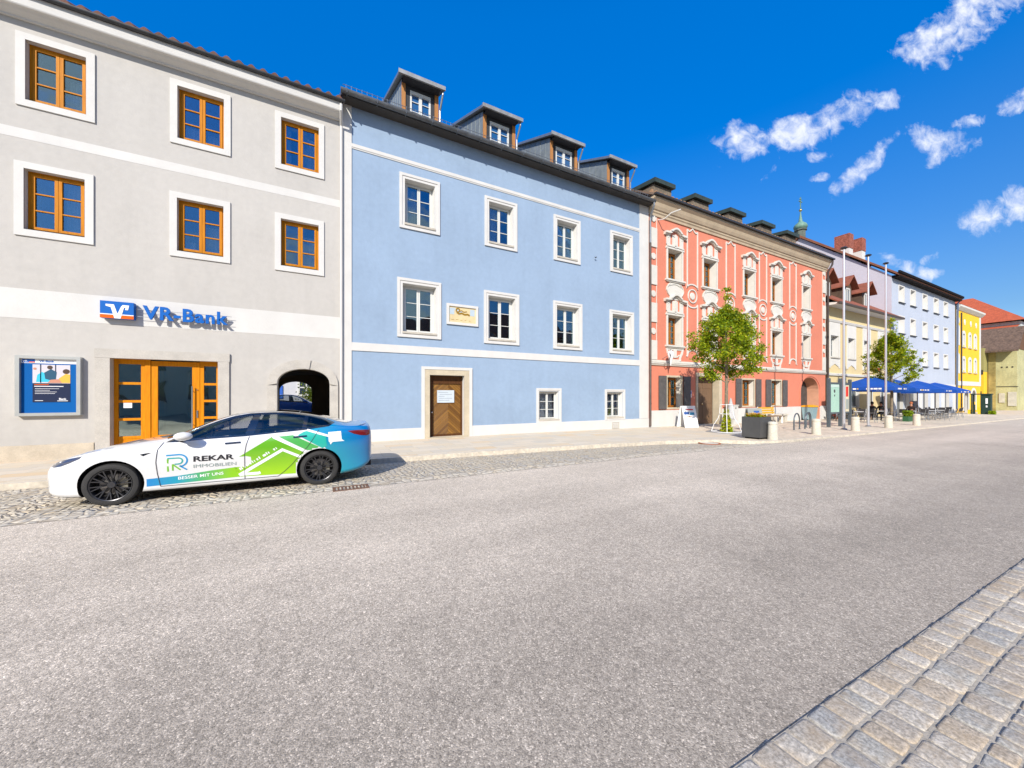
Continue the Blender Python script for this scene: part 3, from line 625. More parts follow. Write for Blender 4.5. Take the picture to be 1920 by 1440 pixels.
M_wood2=wood('weathered_pine',(.34,.15,.05),(.46,.22,.08)); M_ddor=mat('dormer_dark',(.035,.037,.042),.6,.2)
dx=[(2.44,4.22),(5.88,7.78),(9.36,11.28),(12.93,14.8)]
for i,(a,b) in enumerate(dx):
    z0=12.5; zt=14.02; yf=14.38; a2=a+.16; b2=b-.14
    m=MB(); m.run([(14.0,zt),(20.6,zt+.47*6.6),(20.6,zt+.47*6.6-.12),(14.0,zt-.12)],a,b)
    dm=m.build('dormer',M_metal,blue)
    m=MB(); m.box(a-.02,b+.02,13.93,14.0,zt-.13,zt+.02); m.build('fascia',mat('fascia_zinc',(.30,.30,.29),.5,.25,4,metal=.3),dm)
    m=MB()
    for x in (a2,b2-.03): m.add([(x,yf,z0),(x,yf,zt),(x,20,zt+.47*5.8),(x,20,z0),(x+.03,yf,z0),(x+.03,yf,zt),(x+.03,20,zt+.47*5.8),(x+.03,20,z0)],[(0,1,2,3),(4,5,6,7),(0,1,5,4),(1,2,6,5)])
    for k in range(5): m.box(a2-.012,a2+.004,14.75+k*.5,14.77+k*.5,z0,zt-.1+.47*(.7+k*.5))
    m.build('cheek',mat('zinc_cheek',(.24,.27,.28),.5,.2,3,metal=.3),dm)
    wa=a2+.33; wb=b2-.33; m=MB(); wall(m,a2+.03,b2-.03,z0,zt+.15,yf,[(wa,wb,z0+.05,zt-.36,.08,0)],0,0); m.box(a2+.03,b2-.03,14.0,yf,zt-.14,zt-.12); m.build('front',M_ddor,dm)
    m=MB(); m.box(a2+.0,a2+.15,yf-.05,yf,z0,zt-.13); m.build('post',M_wood2,dm); m=MB(); m.box(b2-.17,b2-.02,yf-.05,yf,z0,zt-.13); m.build('post',M_wood2,dm)
    f=casement(dm,wa,wb,z0+.05,zt-.36,yf+.02,M_wfr,3,.06,gm=G_win) if False else None
    m=MB(); frame_ring(m,wa,wb,z0+.05,zt-.36,.07,yf+.0,yf+.07); m.box((wa+wb)/2-.06,(wa+wb)/2+.06,yf-.01,yf+.05,z0+.05,zt-.36); 
    for k in (1,2): m.box(wa+.07,wb-.07,yf+.01,yf+.04,z0+.05+k*.38,z0+.075+k*.38)
    m.box(wa,wb,yf-.02,yf+.02,zt-.42,zt-.30)
    m.build('window',M_wfr,dm)
    m=MB(); m.box(wa+.05,wb-.05,yf+.045,yf+.05,z0+.06,zt-.4); m.build('pane',mat('dormer_glass',(.02,.09,.22),.03,spec=1.0),dm)
    m=MB(); m.tube([(b-.06,14.05,zt-.1),(b-.06,14.05,zt-.25),(b2+.03,yf-.08,zt-.75),(b2+.03,yf-.08,z0)],.04,8); m.build('downpipe',M_metal,dm)
mb=MB(); mb.tube([(15.33,13.27,11.85),(15.33,13.27,11.7),(15.50,13.66,11.25),(15.50,13.66,9.9)],.05,8); mb.build('downpipe',M_metal,blue,smooth=True)
mb=MB(); mb.tube([(15.53,13.68,9.9),(15.53,13.68,.0)],.055,8)
for z in (1.2,3.0,5,7,9): mb.tube([(15.53,13.68,z),(15.53,13.68,z+.06)],.065,8)
mb.build('drainpipe',mat('rusty_pipe',(.10,.075,.065),.6,.3,2),blue,smooth=True)
mb=MB(); mb.tube([(.44,13.36,11.5),(.44,13.36,11.3),(.46,13.72,11.0),(.46,13.72,0)],.045,8); mb.build('drainpipe',M_white,bank,smooth=True)
# ======================= RED BAROQUE HOUSE
red=thing('red_house',(25,YF,0),'salmon red baroque house with white stucco ornament and boxed dormers','building')
P_red=plaster('salmon_plaster',(.60,.205,.13),.06); M_stu=mat('stucco_white',(.60,.575,.51),.85,.06,2,.25,30,streak=.08); M_oliv=wood('red_orange_wood',(.26,.085,.012),(.40,.14,.02))
cols=[(16.9,18.3),(20.03,21.5),(24.18,25.6),(27.47,28.94),(31.69,32.95)]
zr1=(8.22,9.93); zr2=(4.5,6.2)
ops=[]
for a,b in cols:
    for z0,z1 in (zr1,zr2): ops.append((a+.12,b-.12,z0,z1,.42,.10))
gw=[(16.95,18.2),(24.05,25.5),(27.5,28.85)]
for a,b in gw: ops.append((a,b,.95,2.72,.40,.08))
ops.append((19.58,21.7,-.5,2.82,.5,.0)); ops.append((31.5,34.3,-.6,3.05,.75,.05,1.15,2))
mb=MB(); wall(mb,15.54,35.4,-.6,11.95,YF,ops,0,1); shell(mb,15.54,35.4,YF,28,-.6,11.95); mb.build('wall',[P_red,M_stu,mat('peach_plaster',(.58,.30,.19),.85,.12,1.5,streak=.1)],red)
mb=MB(); mb.run([(YF+.01,3.33),(YF-.06,3.33),(YF-.08,3.38),(YF-.12,3.42),(YF-.12,3.47),(YF+.01,3.50)],15.56,35.38); mb.box(15.56,35.38,YF-.05,YF+.01,3.505,3.62); mb.build('string_course',M_stu,red)
for a,b in ((15.56,19.42),(21.92,31.5),(34.45,35.38)): mb=MB(); mb.box(a,b,YF-.05,YF+.01,-.6,.84); mb.build('plinth',M_white,red)
mb=MB(); mb.run([(YF+.01,11.5),(YF-.06,11.5),(YF-.07,11.62),(YF-.12,11.68),(YF-.12,11.75),(YF-.18,11.8),(YF-.25,11.95),(YF-.30,12.12),(YF-.42,12.24),(YF-.42,12.34),(YF+.01,12.36)],15.5,35.45); mb.build('cornice',mat('cornice_buff',(.44,.35,.24),.85,.12,1.5,.2,streak=.2),red)
mb=MB(); mb.box(15.48,35.6,YF-.56,YF-.40,12.36,12.46); mb.box(15.48,35.6,YF-.40,YF+.01,12.36,12.40); mb.build('gutter',M_dmetal,red)
for xa,xb in ((15.6,16.14),(34.85,35.36)):       # quoin blocks with round bosses
    z=3.64; k=0; mb=MB()
    while z<11.3:
        h=1.05 if k%2==0 else 1.0
        if k%2==0: mb.box(xa,xb,YF-.055,YF+.01,z,min(z+h,11.45))
        else:
            mb.lathe([(.001,-.05),(.17,-.05),(.18,-.02),(.18,.01)],((xa+xb)/2,YF,z+h/2),14,'y')
            mb.box(xa,xa+.03,YF-.03,YF+.01,z,z+h); mb.box(xb-.03,xb,YF-.03,YF+.01,z,z+h)
        z+=h; k+=1
    mb.build('quoins',M_stu,red)
def red_window(a,b,z0,z1,top):
    c=(a+b)/2; hw=(b-a)/2
    f=casement(red,a+.24,b-.24,z0+.02,z1-.06,YF+.34,M_oliv,4,.08,curtain=[(.1,.45,0,.9),(.6,.95,0,.9)],bar=.03)
    m=MB()
    m.box(a,a+.12,YF-.05,YF+.01,z0,z1); m.box(b-.12,b,YF-.05,YF+.01,z0,z1)
    m.box(a-.06,b+.06,YF-.07,YF+.01,z1,z1+.10)                      # lintel
    m.ribbon([(a,z1+.14),(c-.1,z1+.16),(c,z1+.10),(c+.1,z1+.16),(b,z1+.14)],.07,YF-.10,YF+.01)
    for x0,x1 in ((a,a+.30),(c-.22,c+.22),(b-.30,b)): m.box(x0,x1,YF-.05,YF+.01,z1+.20,z1+.82)
    m.box(a,b,YF-.035,YF+.01,z1+.20,z1+.26); m.box(c-.07,c+.07,YF-.09,YF-.05,z1+.22,z1+.85)
    m.lathe([(.001,-.08),(.05,-.07),(.055,-.04)],(a+.14,YF,z1+.66),8,'y'); m.lathe([(.001,-.08),(.05,-.07),(.055,-.04)],(b-.14,YF,z1+.66),8,'y')
    m.build('crown',M_stu,f)
    m=MB()
    arch=[(a-.20,z1+.84),(a+.18,z1+.86),(a+.30,z1+.90)]+[(c+(-.48+.96*i/10),z1+.90+.26*math.sin(math.pi*i/10)) for i in range(11)]+[(b-.30,z1+.90),(b-.18,z1+.86),(b+.20,z1+.84)]
    m.ribbon(arch,.10,YF-.20,YF+.01); m.ribbon([(p[0],p[1]-.08) for p in arch],.06,YF-.12,YF+.01)
    m.build('hood',M_stu,f)
    m=MB(); m.box(a-.10,b+.10,YF-.14,YF+.35,z0-.09,z0+.0); m.box(a-.04,b+.04,YF-.09,YF+.01,z0-.15,z0-.09); m.build('sill',M_stu,f)
    m=MB()
    if top:   # vase shaped apron between the storeys
        zt_,zb_=z0-.15,z1-2.98 if False else z0-1.12
        L=[(c-.42,z0-.22),(c-.52,z0-.30),(c-.66,z0-.46),(c-.70,z0-.62),(c-.60,z0-.80),(c-.44,z0-.95),(c-.40,z0-1.12)]
        Pp=L+[(2*c-x,z) for x,z in reversed(L)]
        top_=[(c+.42-.84*i/8,z0-.22+.10*math.sin(math.pi*i/8)) for i in range(1,8)]
        m.prism(Pp+top_,YF-.04,YF+.01)
        m.ribbon([(x,z) for x,z in L],.05,YF-.08,YF+.01); m.ribbon([(2*c-x,z) for x,z in L],.05,YF-.08,YF+.01)
        m.ribbon([(c-.5,z0-.36)]+[(c-.5+i*.1,z0-.36+.12*math.sin(math.pi*i/10)) for i in range(1,10)]+[(c+.5,z0-.36)],.04,YF-.07,YF+.01)
    else:
        L=[(a+.02,z0-.15),(a+.10,z0-.42),(a+.26,z0-.66),(a+.27,z0-.90)]
        m.ribbon(L,.13,YF-.05,YF+.01); m.ribbon([(2*c-x,z) for x,z in L],.13,YF-.05,YF+.01)
        m.box(a+.1,b-.1,YF-.04,YF+.01,z0-.26,z0-.15); m.box(a+.2,b-.2,YF-.045,YF+.01,z0-.90,z0-.78)
        m.box(c-.13,c+.13,YF-.05,YF+.01,z0-.68,z0-.26); m.ribbon([(c-.38,z0-.52),(c-.2,z0-.64),(c,z0-.68),(c+.2,z0-.64),(c+.38,z0-.52)],.06,YF-.045,YF+.01)
    m.build('apron',M_stu,f)
    r=room(red,a+.2,b-.2,z0-.1,z1+.1,YF+.45,1.5); r.build('interior',M_room,f)
for a,b in cols:
    red_window(a,b,zr1[0],zr1[1],True); red_window(a,b,zr2[0],zr2[1],False)
def ridge_panel(c,w_):
    mb=MB(); 
    for (zb,zt_,wav) in ((8.05,11.35,1),(4.05,7.05,0)):
        x0,x1=c-w_,c+w_
        mb.ribbon([(x0,zb),(x0,zt_)],.075,YF-.045,YF+.01); mb.ribbon([(x1,zb),(x1,zt_)],.075,YF-.045,YF+.01)
        if wav:
            mb.ribbon([(x0,zt_),(x0+.15,zt_-.10),(c-.15,zt_-.02),(c,zt_+.12),(c+.15,zt_-.02),(x1-.15,zt_-.10),(x1,zt_)],.075,YF-.046,YF+.01)
            mb.ribbon([(x0,zb)]+[(c+w_*1.05*math.cos(math.pi-math.pi*i/8),zb-.12+.26*math.sin(math.pi*i/8)) for i in range(9)]+[(x1,zb)],.075,YF-.046,YF+.01)
        else:
            mb.ribbon([(x0,zt_)]+[(c+w_*1.0*math.cos(math.pi-math.pi*i/8),zt_-.02-.20*math.sin(math.pi*i/8)) for i in range(9)]+[(x1,zt_)],.075,YF-.046,YF+.01)
            mb.ribbon([(x0-.06,zb-.12)]+[(c+w_*math.cos(math.pi-math.pi*i/8),zb-.05+.34*math.sin(math.pi*i/8)) for i in range(9)]+[(x1+.06,zb-.12)],.085,YF-.055,YF+.01)
    mb.lathe([(.001,-.06),(.20,-.05),(.22,-.01)],(c,YF,7.50),14,'y'); 
    o=len(mb.v); mb.lathe([(.36,-.0),(.36,-.05),(.42,-.05),(.42,0)],(c,YF,7.50),18,'y')
    mb.build('stucco_panel',M_stu,red)
for c,w_ in ((19.13,.46),(22.85,.46),(26.5,.44),(30.4,.45)): ridge_panel(c,w_)
# ground floor
M_shut=mat('anthracite_shutter',(.095,.088,.085),.65,.2,6,.2,20)
for i,(a,b) in enumerate(gw):
    f=casement(red,a+.10,b-.10,.98,2.66,YF+.30,M_oliv,3,.07,curtain=[(.0,.3,0,1),(.7,1,0,1)] if i==0 else None)
    m=MB(); frame_ring(m,a-.06,b+.06,.89,2.80,.10,YF-.03,YF+.01); m.build('surround',M_sand,f)
    sw=.60
    for x0 in (a-.1-sw,b+.1): 
        m=MB(); m.box(x0,x0+sw,YF-.09,YF-.05,.90,2.76)
        for z in (1.15,2.45): m.box(x0+.03,x0+sw-.03,YF-.10,YF-.09,z,z+.09)
        m.build('shutter',M_shut,f)
    r=room(red,a,b,.9,2.8,YF+.45,1.5); r.build('interior',M_room,f)
mb=MB(); mb.box(19.44,19.60,YF-.06,YF+.38,-.4,2.81); mb.box(21.62,21.9,YF-.06,YF+.38,-.4,2.81); mb.box(19.43,21.91,YF-.063,YF+.3,2.812,3.02); mb.build('door_surround',M_sand,red)
mb=MB(); mb.box(19.6,21.6,YF+.40,YF+.45,-.1,2.80)
for x in (19.68,20.64):
    for z0,z1 in ((.25,1.0),(1.15,2.0),(2.1,2.6)): mb.box(x,x+.85,YF+.385,YF+.40,z0,z1)
dr=mb.build('door',wood('grey_brown_door',(.14,.085,.05),(.20,.125,.075)),red)
mb=MB(); mb.ball((20.55,YF+.35,1.15),.05); mb.build('handle',mat('brass',(.8,.6,.3),.3,metal=1),dr)
mb=MB(); mb.box(31.4,34.4,YF+.74,YF+.8,-.6,3.1); mb.build('gate',mat('dark_gate',(.07,.06,.055),.7,.25,5,.3),red)
mb=MB(); P1=arc_top(31.45,34.5,1.9,1.28,16); mb.ribbon(P1,.10,YF-.04,YF+.01); mb.box(31.40,31.5,YF-.04,YF+.01,.8,1.9); mb.box(34.45,34.55,YF-.04,YF+.01,.78,1.9); mb.build('gate_arch',P_red,red)
rf=plain_roof(red,15.5,35.5,YF-.42,12.47,20.8,.62,mat('old_brown_roof',(.16,.11,.08),.85,.3,2,.4))
mb=MB()
for i in range(60): mb.box(15.7+i*.33,15.86+i*.33,13.75,13.85,12.6,12.92)
mb.box(15.6,35.4,13.78,13.82,12.75,12.80)
mb.build('snow_guard',mat('rusty_guard',(.30,.18,.10),.7,.4,3),rf)
M_box=mat('weathered_dormer_wood',(.155,.125,.09),.85,.35,2.5,.4,20); M_cap=mat('dark_green_cap',(.035,.05,.04),.5,.25,3)
for (a,b) in ((16.85,18.6),(20.4,22.15),(24.05,25.85),(27.8,29.55),(31.2,33.0)):
    m=MB(); m.box(a+.12,b-.12,14.72,17.8,12.5,14.05)
    for k in range(9): m.box(a+.12+(b-a-.24)*k/9+.01,a+.12+(b-a-.24)*(k+1)/9-.01,14.70,14.72,12.5,14.0)
    d=m.build('box_dormer',M_box,red)
    m=MB(); m.run([(14.5,14.05),(18.3,14.55),(18.3,14.78),(14.5,14.30)],a,b); m.build('cap',M_cap,d)
mb=MB(); mb.tube([(35.45,13.35,12.35),(35.45,13.38,12.0),(35.52,13.68,11.5),(35.52,13.68,0)],.07,8); mb.build('drainpipe',mat('brown_pipe',(.07,.055,.05),.5,.2),red,smooth=True)
mb=MB(); mb.tube([(16.25,YF,11.35),(16.28,13.4,11.25),(16.4,13.05,11.45),(16.7,12.7,11.55)],.03,6); mb.build('flag_holder',M_white,red,smooth=True)
# ======================= CREAM HOUSE
cream=thing('cream_house',(42,YF,0),'cream yellow house with low red tiled roof and three gabled dormers','building')
P_cream=plaster('cream_plaster',(.62,.50,.27),.05); P_cream2=mat('cream_white_trim',(.62,.60,.55),.85,.05,2,streak=.06)
cw=[(36.2,37.6),(39.3,40.6),(42.4,43.6),(45.6,46.8)]
ops=[(a,b,4.78,6.55,.40,.08) for a,b in cw]+[(36.6,37.9,-.6,2.3,.3,0),(39.6,41.6,.6,2.4,.3,0),(43.2,44.4,-.6,2.3,.3,0),(46,47.6,.6,2.4,.3,0)]
mb=MB(); wall(mb,35.62,48.66,-.7,9.1,YF,ops,0,1); shell(mb,35.62,48.66,YF,27,-.7,9.1); mb.build('wall',[P_cream,M_white],cream)
for a,b in cw:
    f=casement(cream,a+.10,b-.10,4.8,6.5,YF+.32,M_wfr,3,.08,gm=G_dark)
    m=MB(); m.box(a-.22,a,YF-.05,YF+.01,3.9,7.65); m.box(b,b+.22,YF-.05,YF+.01,3.9,7.65); m.box(a,b,YF-.045,YF+.01,6.55,7.65); m.prism([(a,4.7),(b,4.7),(b,4.0),((a+b)/2,4.25),(a,4.0)],YF-.045,YF+.01); m.build('panel',P_cream2,f)
    m=MB(); m.box(a-.1,b+.1,YF-.12,YF+.3,4.70,4.78); m.build('sill',M_sill,f)
mb=MB(); mb.run([(YF+.01,7.65),(YF-.08,7.65),(YF-.14,7.82),(YF+.01,7.9)],35.64,48.64); mb.run([(YF+.01,3.28),(YF-.10,3.28),(YF-.12,3.45),(YF+.01,3.5)],35.64,48.64); mb.build('string_course',P_cream2,cream)
for (a,b,z0,z1) in ((36.6,37.9,0,2.3),(43.2,44.4,0,2.3)): 
    mb=MB(); mb.box(a,b,YF+.25,YF+.3,-.5,z1); mb.build('door',mat('green_grey_door',(.25,.33,.28),.6),cream)
for (a,b) in ((39.6,41.6),(46,47.6)): casement(cream,a,b,.6,2.4,YF+.2,M_wfr,1,.08,gm=G_dark)
mb=MB(); mb.run([(YF+.01,8.86),(13.05,8.86),(13.0,8.98),(YF+.01,9.1)],35.55,48.66); mb.build('soffit',P_cream2,cream)
mb=MB(); mb.run([(13.06,8.86),(12.90,8.86),(12.88,9.0),(13.06,9.0)],35.4,48.7); mb.build('gutter',mat('brown_gutter',(.07,.05,.04),.5),cream)
rf=plain_roof(cream,35.6,48.68,13.0,9.06,19.5,.72,M_rtile)
M_ddw=mat('dormer_brown_wood',(.09,.06,.04),.8,.25,4)
for i,x in enumerate((36.9,40.7,44.5)):
    yf=14.3; w2=.95; m=MB(); m.box(x-w2+.12,x+w2-.12,yf+.02,19,9.4,11.2); 
    d=m.build('gabled_dormer',M_ddw,cream)
    m=MB(); pk=12.15; ev=11.15; t=.1
    for s in (-1,1):
        m.add([(x,yf-.45,pk),(x+s*(w2+.1),yf-.45,ev),(x+s*(w2+.1),19,ev),(x,19,pk),(x,yf-.45,pk-t),(x+s*(w2+.1),yf-.45,ev-t),(x+s*(w2+.1),19,ev-t),(x,19,pk-t)],[(0,1,2,3),(4,5,6,7),(0,1,5,4),(1,2,6,5),(2,3,7,6)])
    m.build('dormer_roof',M_rtile,d)
    m=MB(); m.prism([(x-w2+.12,11.2),(x+w2-.12,11.2),(x,12.0)],yf+.02,yf+.3); m.build('gable',M_ddw,d)
    m=MB(); frame_ring(m,x-.42,x+.42,9.75,11.1,.11,yf-.04,yf+.06); m.box(x-.05,x+.05,yf-.03,yf+.05,9.75,11.1); m.build('window',M_wfr,d)
    m=MB(); m.box(x-.34,x+.34,yf-.0,yf+.015,9.8,11.05); m.build('pane',G_dark,d)
mb=MB()   # wrought iron inn sign bracket
mb.tube([(42.2,YF,3.6),(42.2,13.1,3.55),(42.2,12.7,3.7),(42.2,12.5,4.1),(42.2,12.65,4.5),(42.2,12.95,4.55)],.05,6); mb.tube([(42.2,YF,4.6),(42.2,13.2,4.2),(42.2,13.0,3.6)],.03,6)
mb.build('sign_bracket',mat('wrought_iron',(.25,.16,.10),.5,metal=.5),cream,smooth=True)
mb=MB(); mb.box(42.7,45.5,YF-.1,YF-.02,3.15,3.30); mb.box(44.4,45.6,YF-.1,YF-.02,3.95,4.2); mb.build('red_lettering_board',mat('red_board',(.65,.06,.03),.5),cream)
# ======================= LIGHT BLUE TOWN HOUSE
lb=thing('pale_blue_house',(58,YF,0),'tall pale blue house with small white windows beyond the tree','building')
P_lb=plaster('pale_blue_plaster',(.43,.47,.54),.03); P_lil=plaster('lilac_gable_plaster',(.50,.48,.53),.03)
lx=[(50.38,51.95),(53.45,55.05),(57.0,58.6),(60.5,62.2),(63.9,65.5)]
rows_=[(10.95,12.68),(7.87,9.66),(4.8,6.5)]
ops=[(a+.16,b-.16,z0+.05,z1-.12,.45,.12) for a,b in lx for z0,z1 in rows_]+[(a,b,-.6,2.1,.3,0) for a,b in ((50,51.6),(53.6,55.4),(57.2,58.8),(61,62.4),(64.4,66))]
mb=MB(); wall(mb,48.7,68.18,-.8,13.3,YF,ops,0,1)
mb.quad((68.18,YF,-.8),(68.18,29,-.8),(68.18,29,13.3),(68.18,YF,13.3)); mb.quad((48.7,29,-.8),(68.18,29,-.8),(68.18,29,13.3),(48.7,29,13.3)); mb.build('wall',[P_lb,M_white],lb)
mb=MB(); mb.add([(48.7,YF,-.8),(48.7,29,-.8),(48.7,29,13.3),(48.7,21.4,19.9),(48.7,YF,13.3)],[(0,1,2,3,4)]); mb.build('gable_wall',P_lil,lb)
for a,b in lx:
    for z0,z1 in rows_:
        f=casement(lb,a+.28,b-.28,z0+.05,z1-.18,YF+.38,M_wfr,2,.10,gm=G_dark)
        m=MB(); m.box(a,a+.16,YF-.03,YF+.01,z0,z1); m.box(b-.16,b,YF-.03,YF+.01,z0,z1); m.box(a+.16,b-.16,YF-.03,YF+.01,z1-.12,z1); m.build('surround',M_white,f)
        m=MB(); m.box(a,b+.02,YF-.12,YF+.3,z0-.08,z0); m.build('sill',M_dmetal,f)
mb=MB(); mb.box(48.72,68.16,YF-.05,YF+.01,2.75,2.95)
for x in (48.75,52.2,56,59.6,63.2,67.3): mb.box(x,x+.8,YF-.07,YF+.01,-.6,2.75)
mb.build('shopfront_trim',M_white,lb)
mb=MB()
for a,b in ((50,51.6),(53.6,55.4),(57.2,58.8),(61,62.4),(64.4,66)): mb.box(a,b,YF+.24,YF+.28,-.6,2.1)
mb.build('shop_windows',G_dark,lb)
th=.2; mb=MB(); mb.run([(13.28,13.42),(21.4,20.25),(29.4,13.4),(29.4,13.2),(21.4,19.95),(13.28,13.22)],48.45,68.4); rf=mb.build('roof',mat('brown_verge_roof',(.22,.085,.045),.8,.2,3,.3),lb)
mb=MB(); mb.box(48.4,68.5,13.14,13.28,13.38,13.60); mb.run([(13.28,13.1),(YF,13.1),(YF,13.3),(13.28,13.25)],48.7,68.4); mb.build('eaves',mat('black_brown_eaves',(.013,.010,.009),.8,.2,spec=.1),lb)
M_brick=mat('chimney_brick',(.27,.085,.055),.9,.35,5,.5,25,fine=.3,fscale=12)
for (x0,x1,y0,y1,z1,zw) in ((49.2,50.1,17.15,18.35,18.9,17.35),(53.5,54.4,17.55,18.55,19.45,18.0)):
    m=MB(); m.box(x0,x1,y0,y1,16.2,zw); c=m.build('chimney',M_white,rf); m=MB(); m.box(x0-.04,x1+.04,y0-.04,y1+.04,zw,z1); m.build('brick_stack',M_brick,c)
mb=MB(); mb.tube([(68.3,13.2,13.4),(68.3,13.6,12.9),(68.3,13.68,0)],.08,8); mb.build('drainpipe',mat('blue_grey_pipe',(.10,.14,.22),.5),lb,smooth=True)
# ======================= YELLOW HOUSE
yel=thing('yellow_house',(74,YF,0),'bright yellow three storey house with white arched window frames','building')
P_yel=plaster('yellow_plaster',(.80,.47,.035),.04)
yx=[(70.85,72.3),(73.5,74.9),(75.9,77.3)]
yr=[(7.78,9.72),(4.6,6.5)]
ops=[(a+.35,b-.35,z0+.25,z1-.2,.3,.05,.3) for a,b in yx for z0,z1 in yr]+[(71.6,73.6,-.7,2.2,.3,0,.8),(75,76.8,.8,2.3,.3,0,.7)]
mb=MB(); wall(mb,68.5,79.1,-.9,12.6,YF,ops,0,1); shell(mb,68.5,79.1,YF,27,-.9,12.6); mb.build('wall',[P_yel,M_white],yel)
for a,b in yx:
    for z0,z1 in yr:
        m=MB(); m.box(a+.30,b-.30,YF+.28,YF+.3,z0+.2,z1-.15); f=m.build('window',G_dark,yel)
        m=MB(); Pa=arc_top(a+.17,b-.17,z1-.5,.45,10); m.ribbon([(a+.17,z0)]+Pa+[(b-.17,z0)],.36,YF-.05,YF+.01); m.build('surround',M_white,f)
        m=MB(); m.box(a,b,YF-.12,YF+.1,z0-.08,z0); m.build('sill',M_sill,f)
mb=MB(); mb.box(68.52,79.08,YF-.05,YF+.01,2.9,3.45); mb.box(78.55,79.08,YF-.05,YF+.01,3.45,12.3); mb.box(68.52,68.75,YF-.05,YF+.01,3.45,12.3)
for c in (69.5,72,74.6,77): mb.lathe([(.001,-.05),(.28,-.05),(.34,-.01)],(c,YF,11.0),9,'y'); mb.box(c-.1,c+.1,YF-.06,YF+.01,10.6,11.3)
for (a,b,z) in ((71.6,73.6,1.4),(75,76.8,1.6)): mb.ribbon([(a-.1,-.3)]+arc_top(a-.1,b+.1,z,.9,10)+[(b+.1,-.3)],.3,YF-.05,YF+.01)
mb.build('stucco_trim',M_white,yel)
mb=MB(); mb.prism([(68.85,7.9),(69.95,7.9),(69.95,9.9)]+[(69.4+.55*math.cos(math.pi*i/8),9.9+.5*math.sin(math.pi*i/8)) for i in range(1,8)]+[(68.85,9.9)],YF-.04,YF+.01); mb.prism([(68.85,4.4),(69.95,4.4),(69.95,6.4)]+[(69.4+.55*math.cos(math.pi*i/8),6.4+.5*math.sin(math.pi*i/8)) for i in range(1,8)]+[(68.85,6.4)],YF-.04,YF+.01); mb.build('blind_arch',M_white,yel)
mb=MB(); mb.run([(YF+.01,12.2),(YF-.12,12.25),(YF-.4,12.55),(YF-.42,12.75),(YF+.01,12.8)],68.5,79.3); mb.build('cornice',P_cream2,yel)
mb=MB(); mb.add([(68.5,13.4,12.8),(79.3,13.4,12.8),(79.3,27,12.8),(68.5,27,12.8),(73,20,15.5),(75,20,15.5)],[(0,1,5,4),(1,2,5),(2,3,4,5),(3,0,4)]); mb.build('roof',M_otile,yel)
mb=MB(); mb.tube([(70.4,YF-.08,12),(70.4,YF-.08,0)],.06,6); mb.build('drainpipe',M_dmetal,yel)
# annex, old house, big red roof, pink house
an=thing('yellow_annex',(93,18,0),'low mustard annex squeezed between the yellow house and old house','building')
mb=MB(); mb.box(93,99,15.9,24,-1.2,5.4,0); mb.box(93,99,15.9,24,5.4,9.2,1); mb.build('wall',[P_yel,plaster('shaded_top_plaster',(.30,.27,.10),.1)],an)  # upper wall has its shade painted in as a darker, greener colour
mb=MB(); mb.box(92.9,92.99,15.95,17.6,5.0,5.7); mb.box(92.9,92.98,16.1,17.3,-.5,2.3); mb.build('door',M_dmetal,an)
old=thing('old_barn_house',(97,14.5,0),'weathered pale green house under a wide brown tiled roof','building')
P_old=mat('old_plaster',(.44,.42,.22),.9,.22,.5,.3,12,streak=.4,fine=.1,fscale=6)
mb=MB(); mb.box(95,102,13.05,15.88,-1.2,9.1); mb.build('wall',P_old,old)
mb=MB(); mb.box(94.9,95.0,15.05,15.75,-.8,9.0); mb.build('stained_corner',mat('stained_plaster',(.33,.27,.10),.9,.4,.8),old)
mb=MB(); mb.box(94.9,95,13.1,13.9,.0,2.2); mb.box(94.9,95,14.2,14.75,.5,2.0); mb.build('door',mat('old_white_door',(.5,.48,.4),.7,.2),old)
mb=MB(); 
for y in (13.4,13.9,14.4): mb.box(94.95,95.0,y,y+.15,6.0,6.2)
mb.box(94.93,95,12.95,15.0,3.0,3.08); mb.build('vent_holes',M_dark,old)
M_broof=mat('brown_plain_tiles',(.13,.085,.06),.85,.3,2,.5,8,fine=.3,fscale=5,streak=.3)
mb=MB(); yv=12.75; mb.add([(93.6,yv,8.7),(93.6,24,8.7),(98.2,24,12.7),(98.2,yv,12.7),(103.0,yv,8.7),(103.0,24,8.7)],[(0,1,2,3),(3,2,5,4)]); mb.add([(93.6,yv,8.45),(93.6,24,8.45),(98.2,24,12.45),(98.2,yv,12.45)],[(0,1,2,3)]); mb.quad((93.6,yv,8.45),(93.6,24,8.45),(93.6,24,8.7),(93.6,yv,8.7)); mb.quad((93.6,yv,8.45),(98.2,yv,12.45),(98.2,yv,12.7),(93.6,yv,8.7)); mb.build('roof',M_broof,old,recalc=False)
mb=MB(); mb.add([(94.3,13.0,8.9),(102.3,13.0,8.9),(98.2,13.0,12.4)],[(0,1,2)]); mb.build('timber_gable',wood('barn_timber',(.10,.055,.03),(.16,.09,.05)),old)
big=thing('red_roofed_house',(120,26,0),'big house with orange red hipped roof standing behind the rest','building')
mb=MB(); mb.box(115,140,15.4,48,-1.5,15.6); mb.build('wall',mat('pale_grey_wall',(.45,.50,.50),.8,.05),big)
mb=MB(); mb.add([(114,14.6,15.7),(114,49,15.7),(141,49,15.7),(141,14.6,15.7),(125,22.8,22.8),(125,41,22.8)],[(0,1,5,4),(1,2,5),(2,3,4,5),(3,0,4)]); rf=mb.build('roof',M_otile,big)
mb=MB(); mb.add([(108,15.5,12.8),(108,40,12.8),(115.2,40,15.0),(115.2,15.5,15.0)],[(0,1,2,3)]); mb.build('lower_roof',M_otile,big)
pink=thing('pink_house',(135,10,0),'distant pink house with white ground floor at the right edge','building')
mb=MB(); mb.box(128,150,1,14.2,4.2,13.5,0); mb.box(128,150,1,14.2,-1.5,4.2,1); mb.build('wall',[P_red,M_white],pink)
mb=MB()
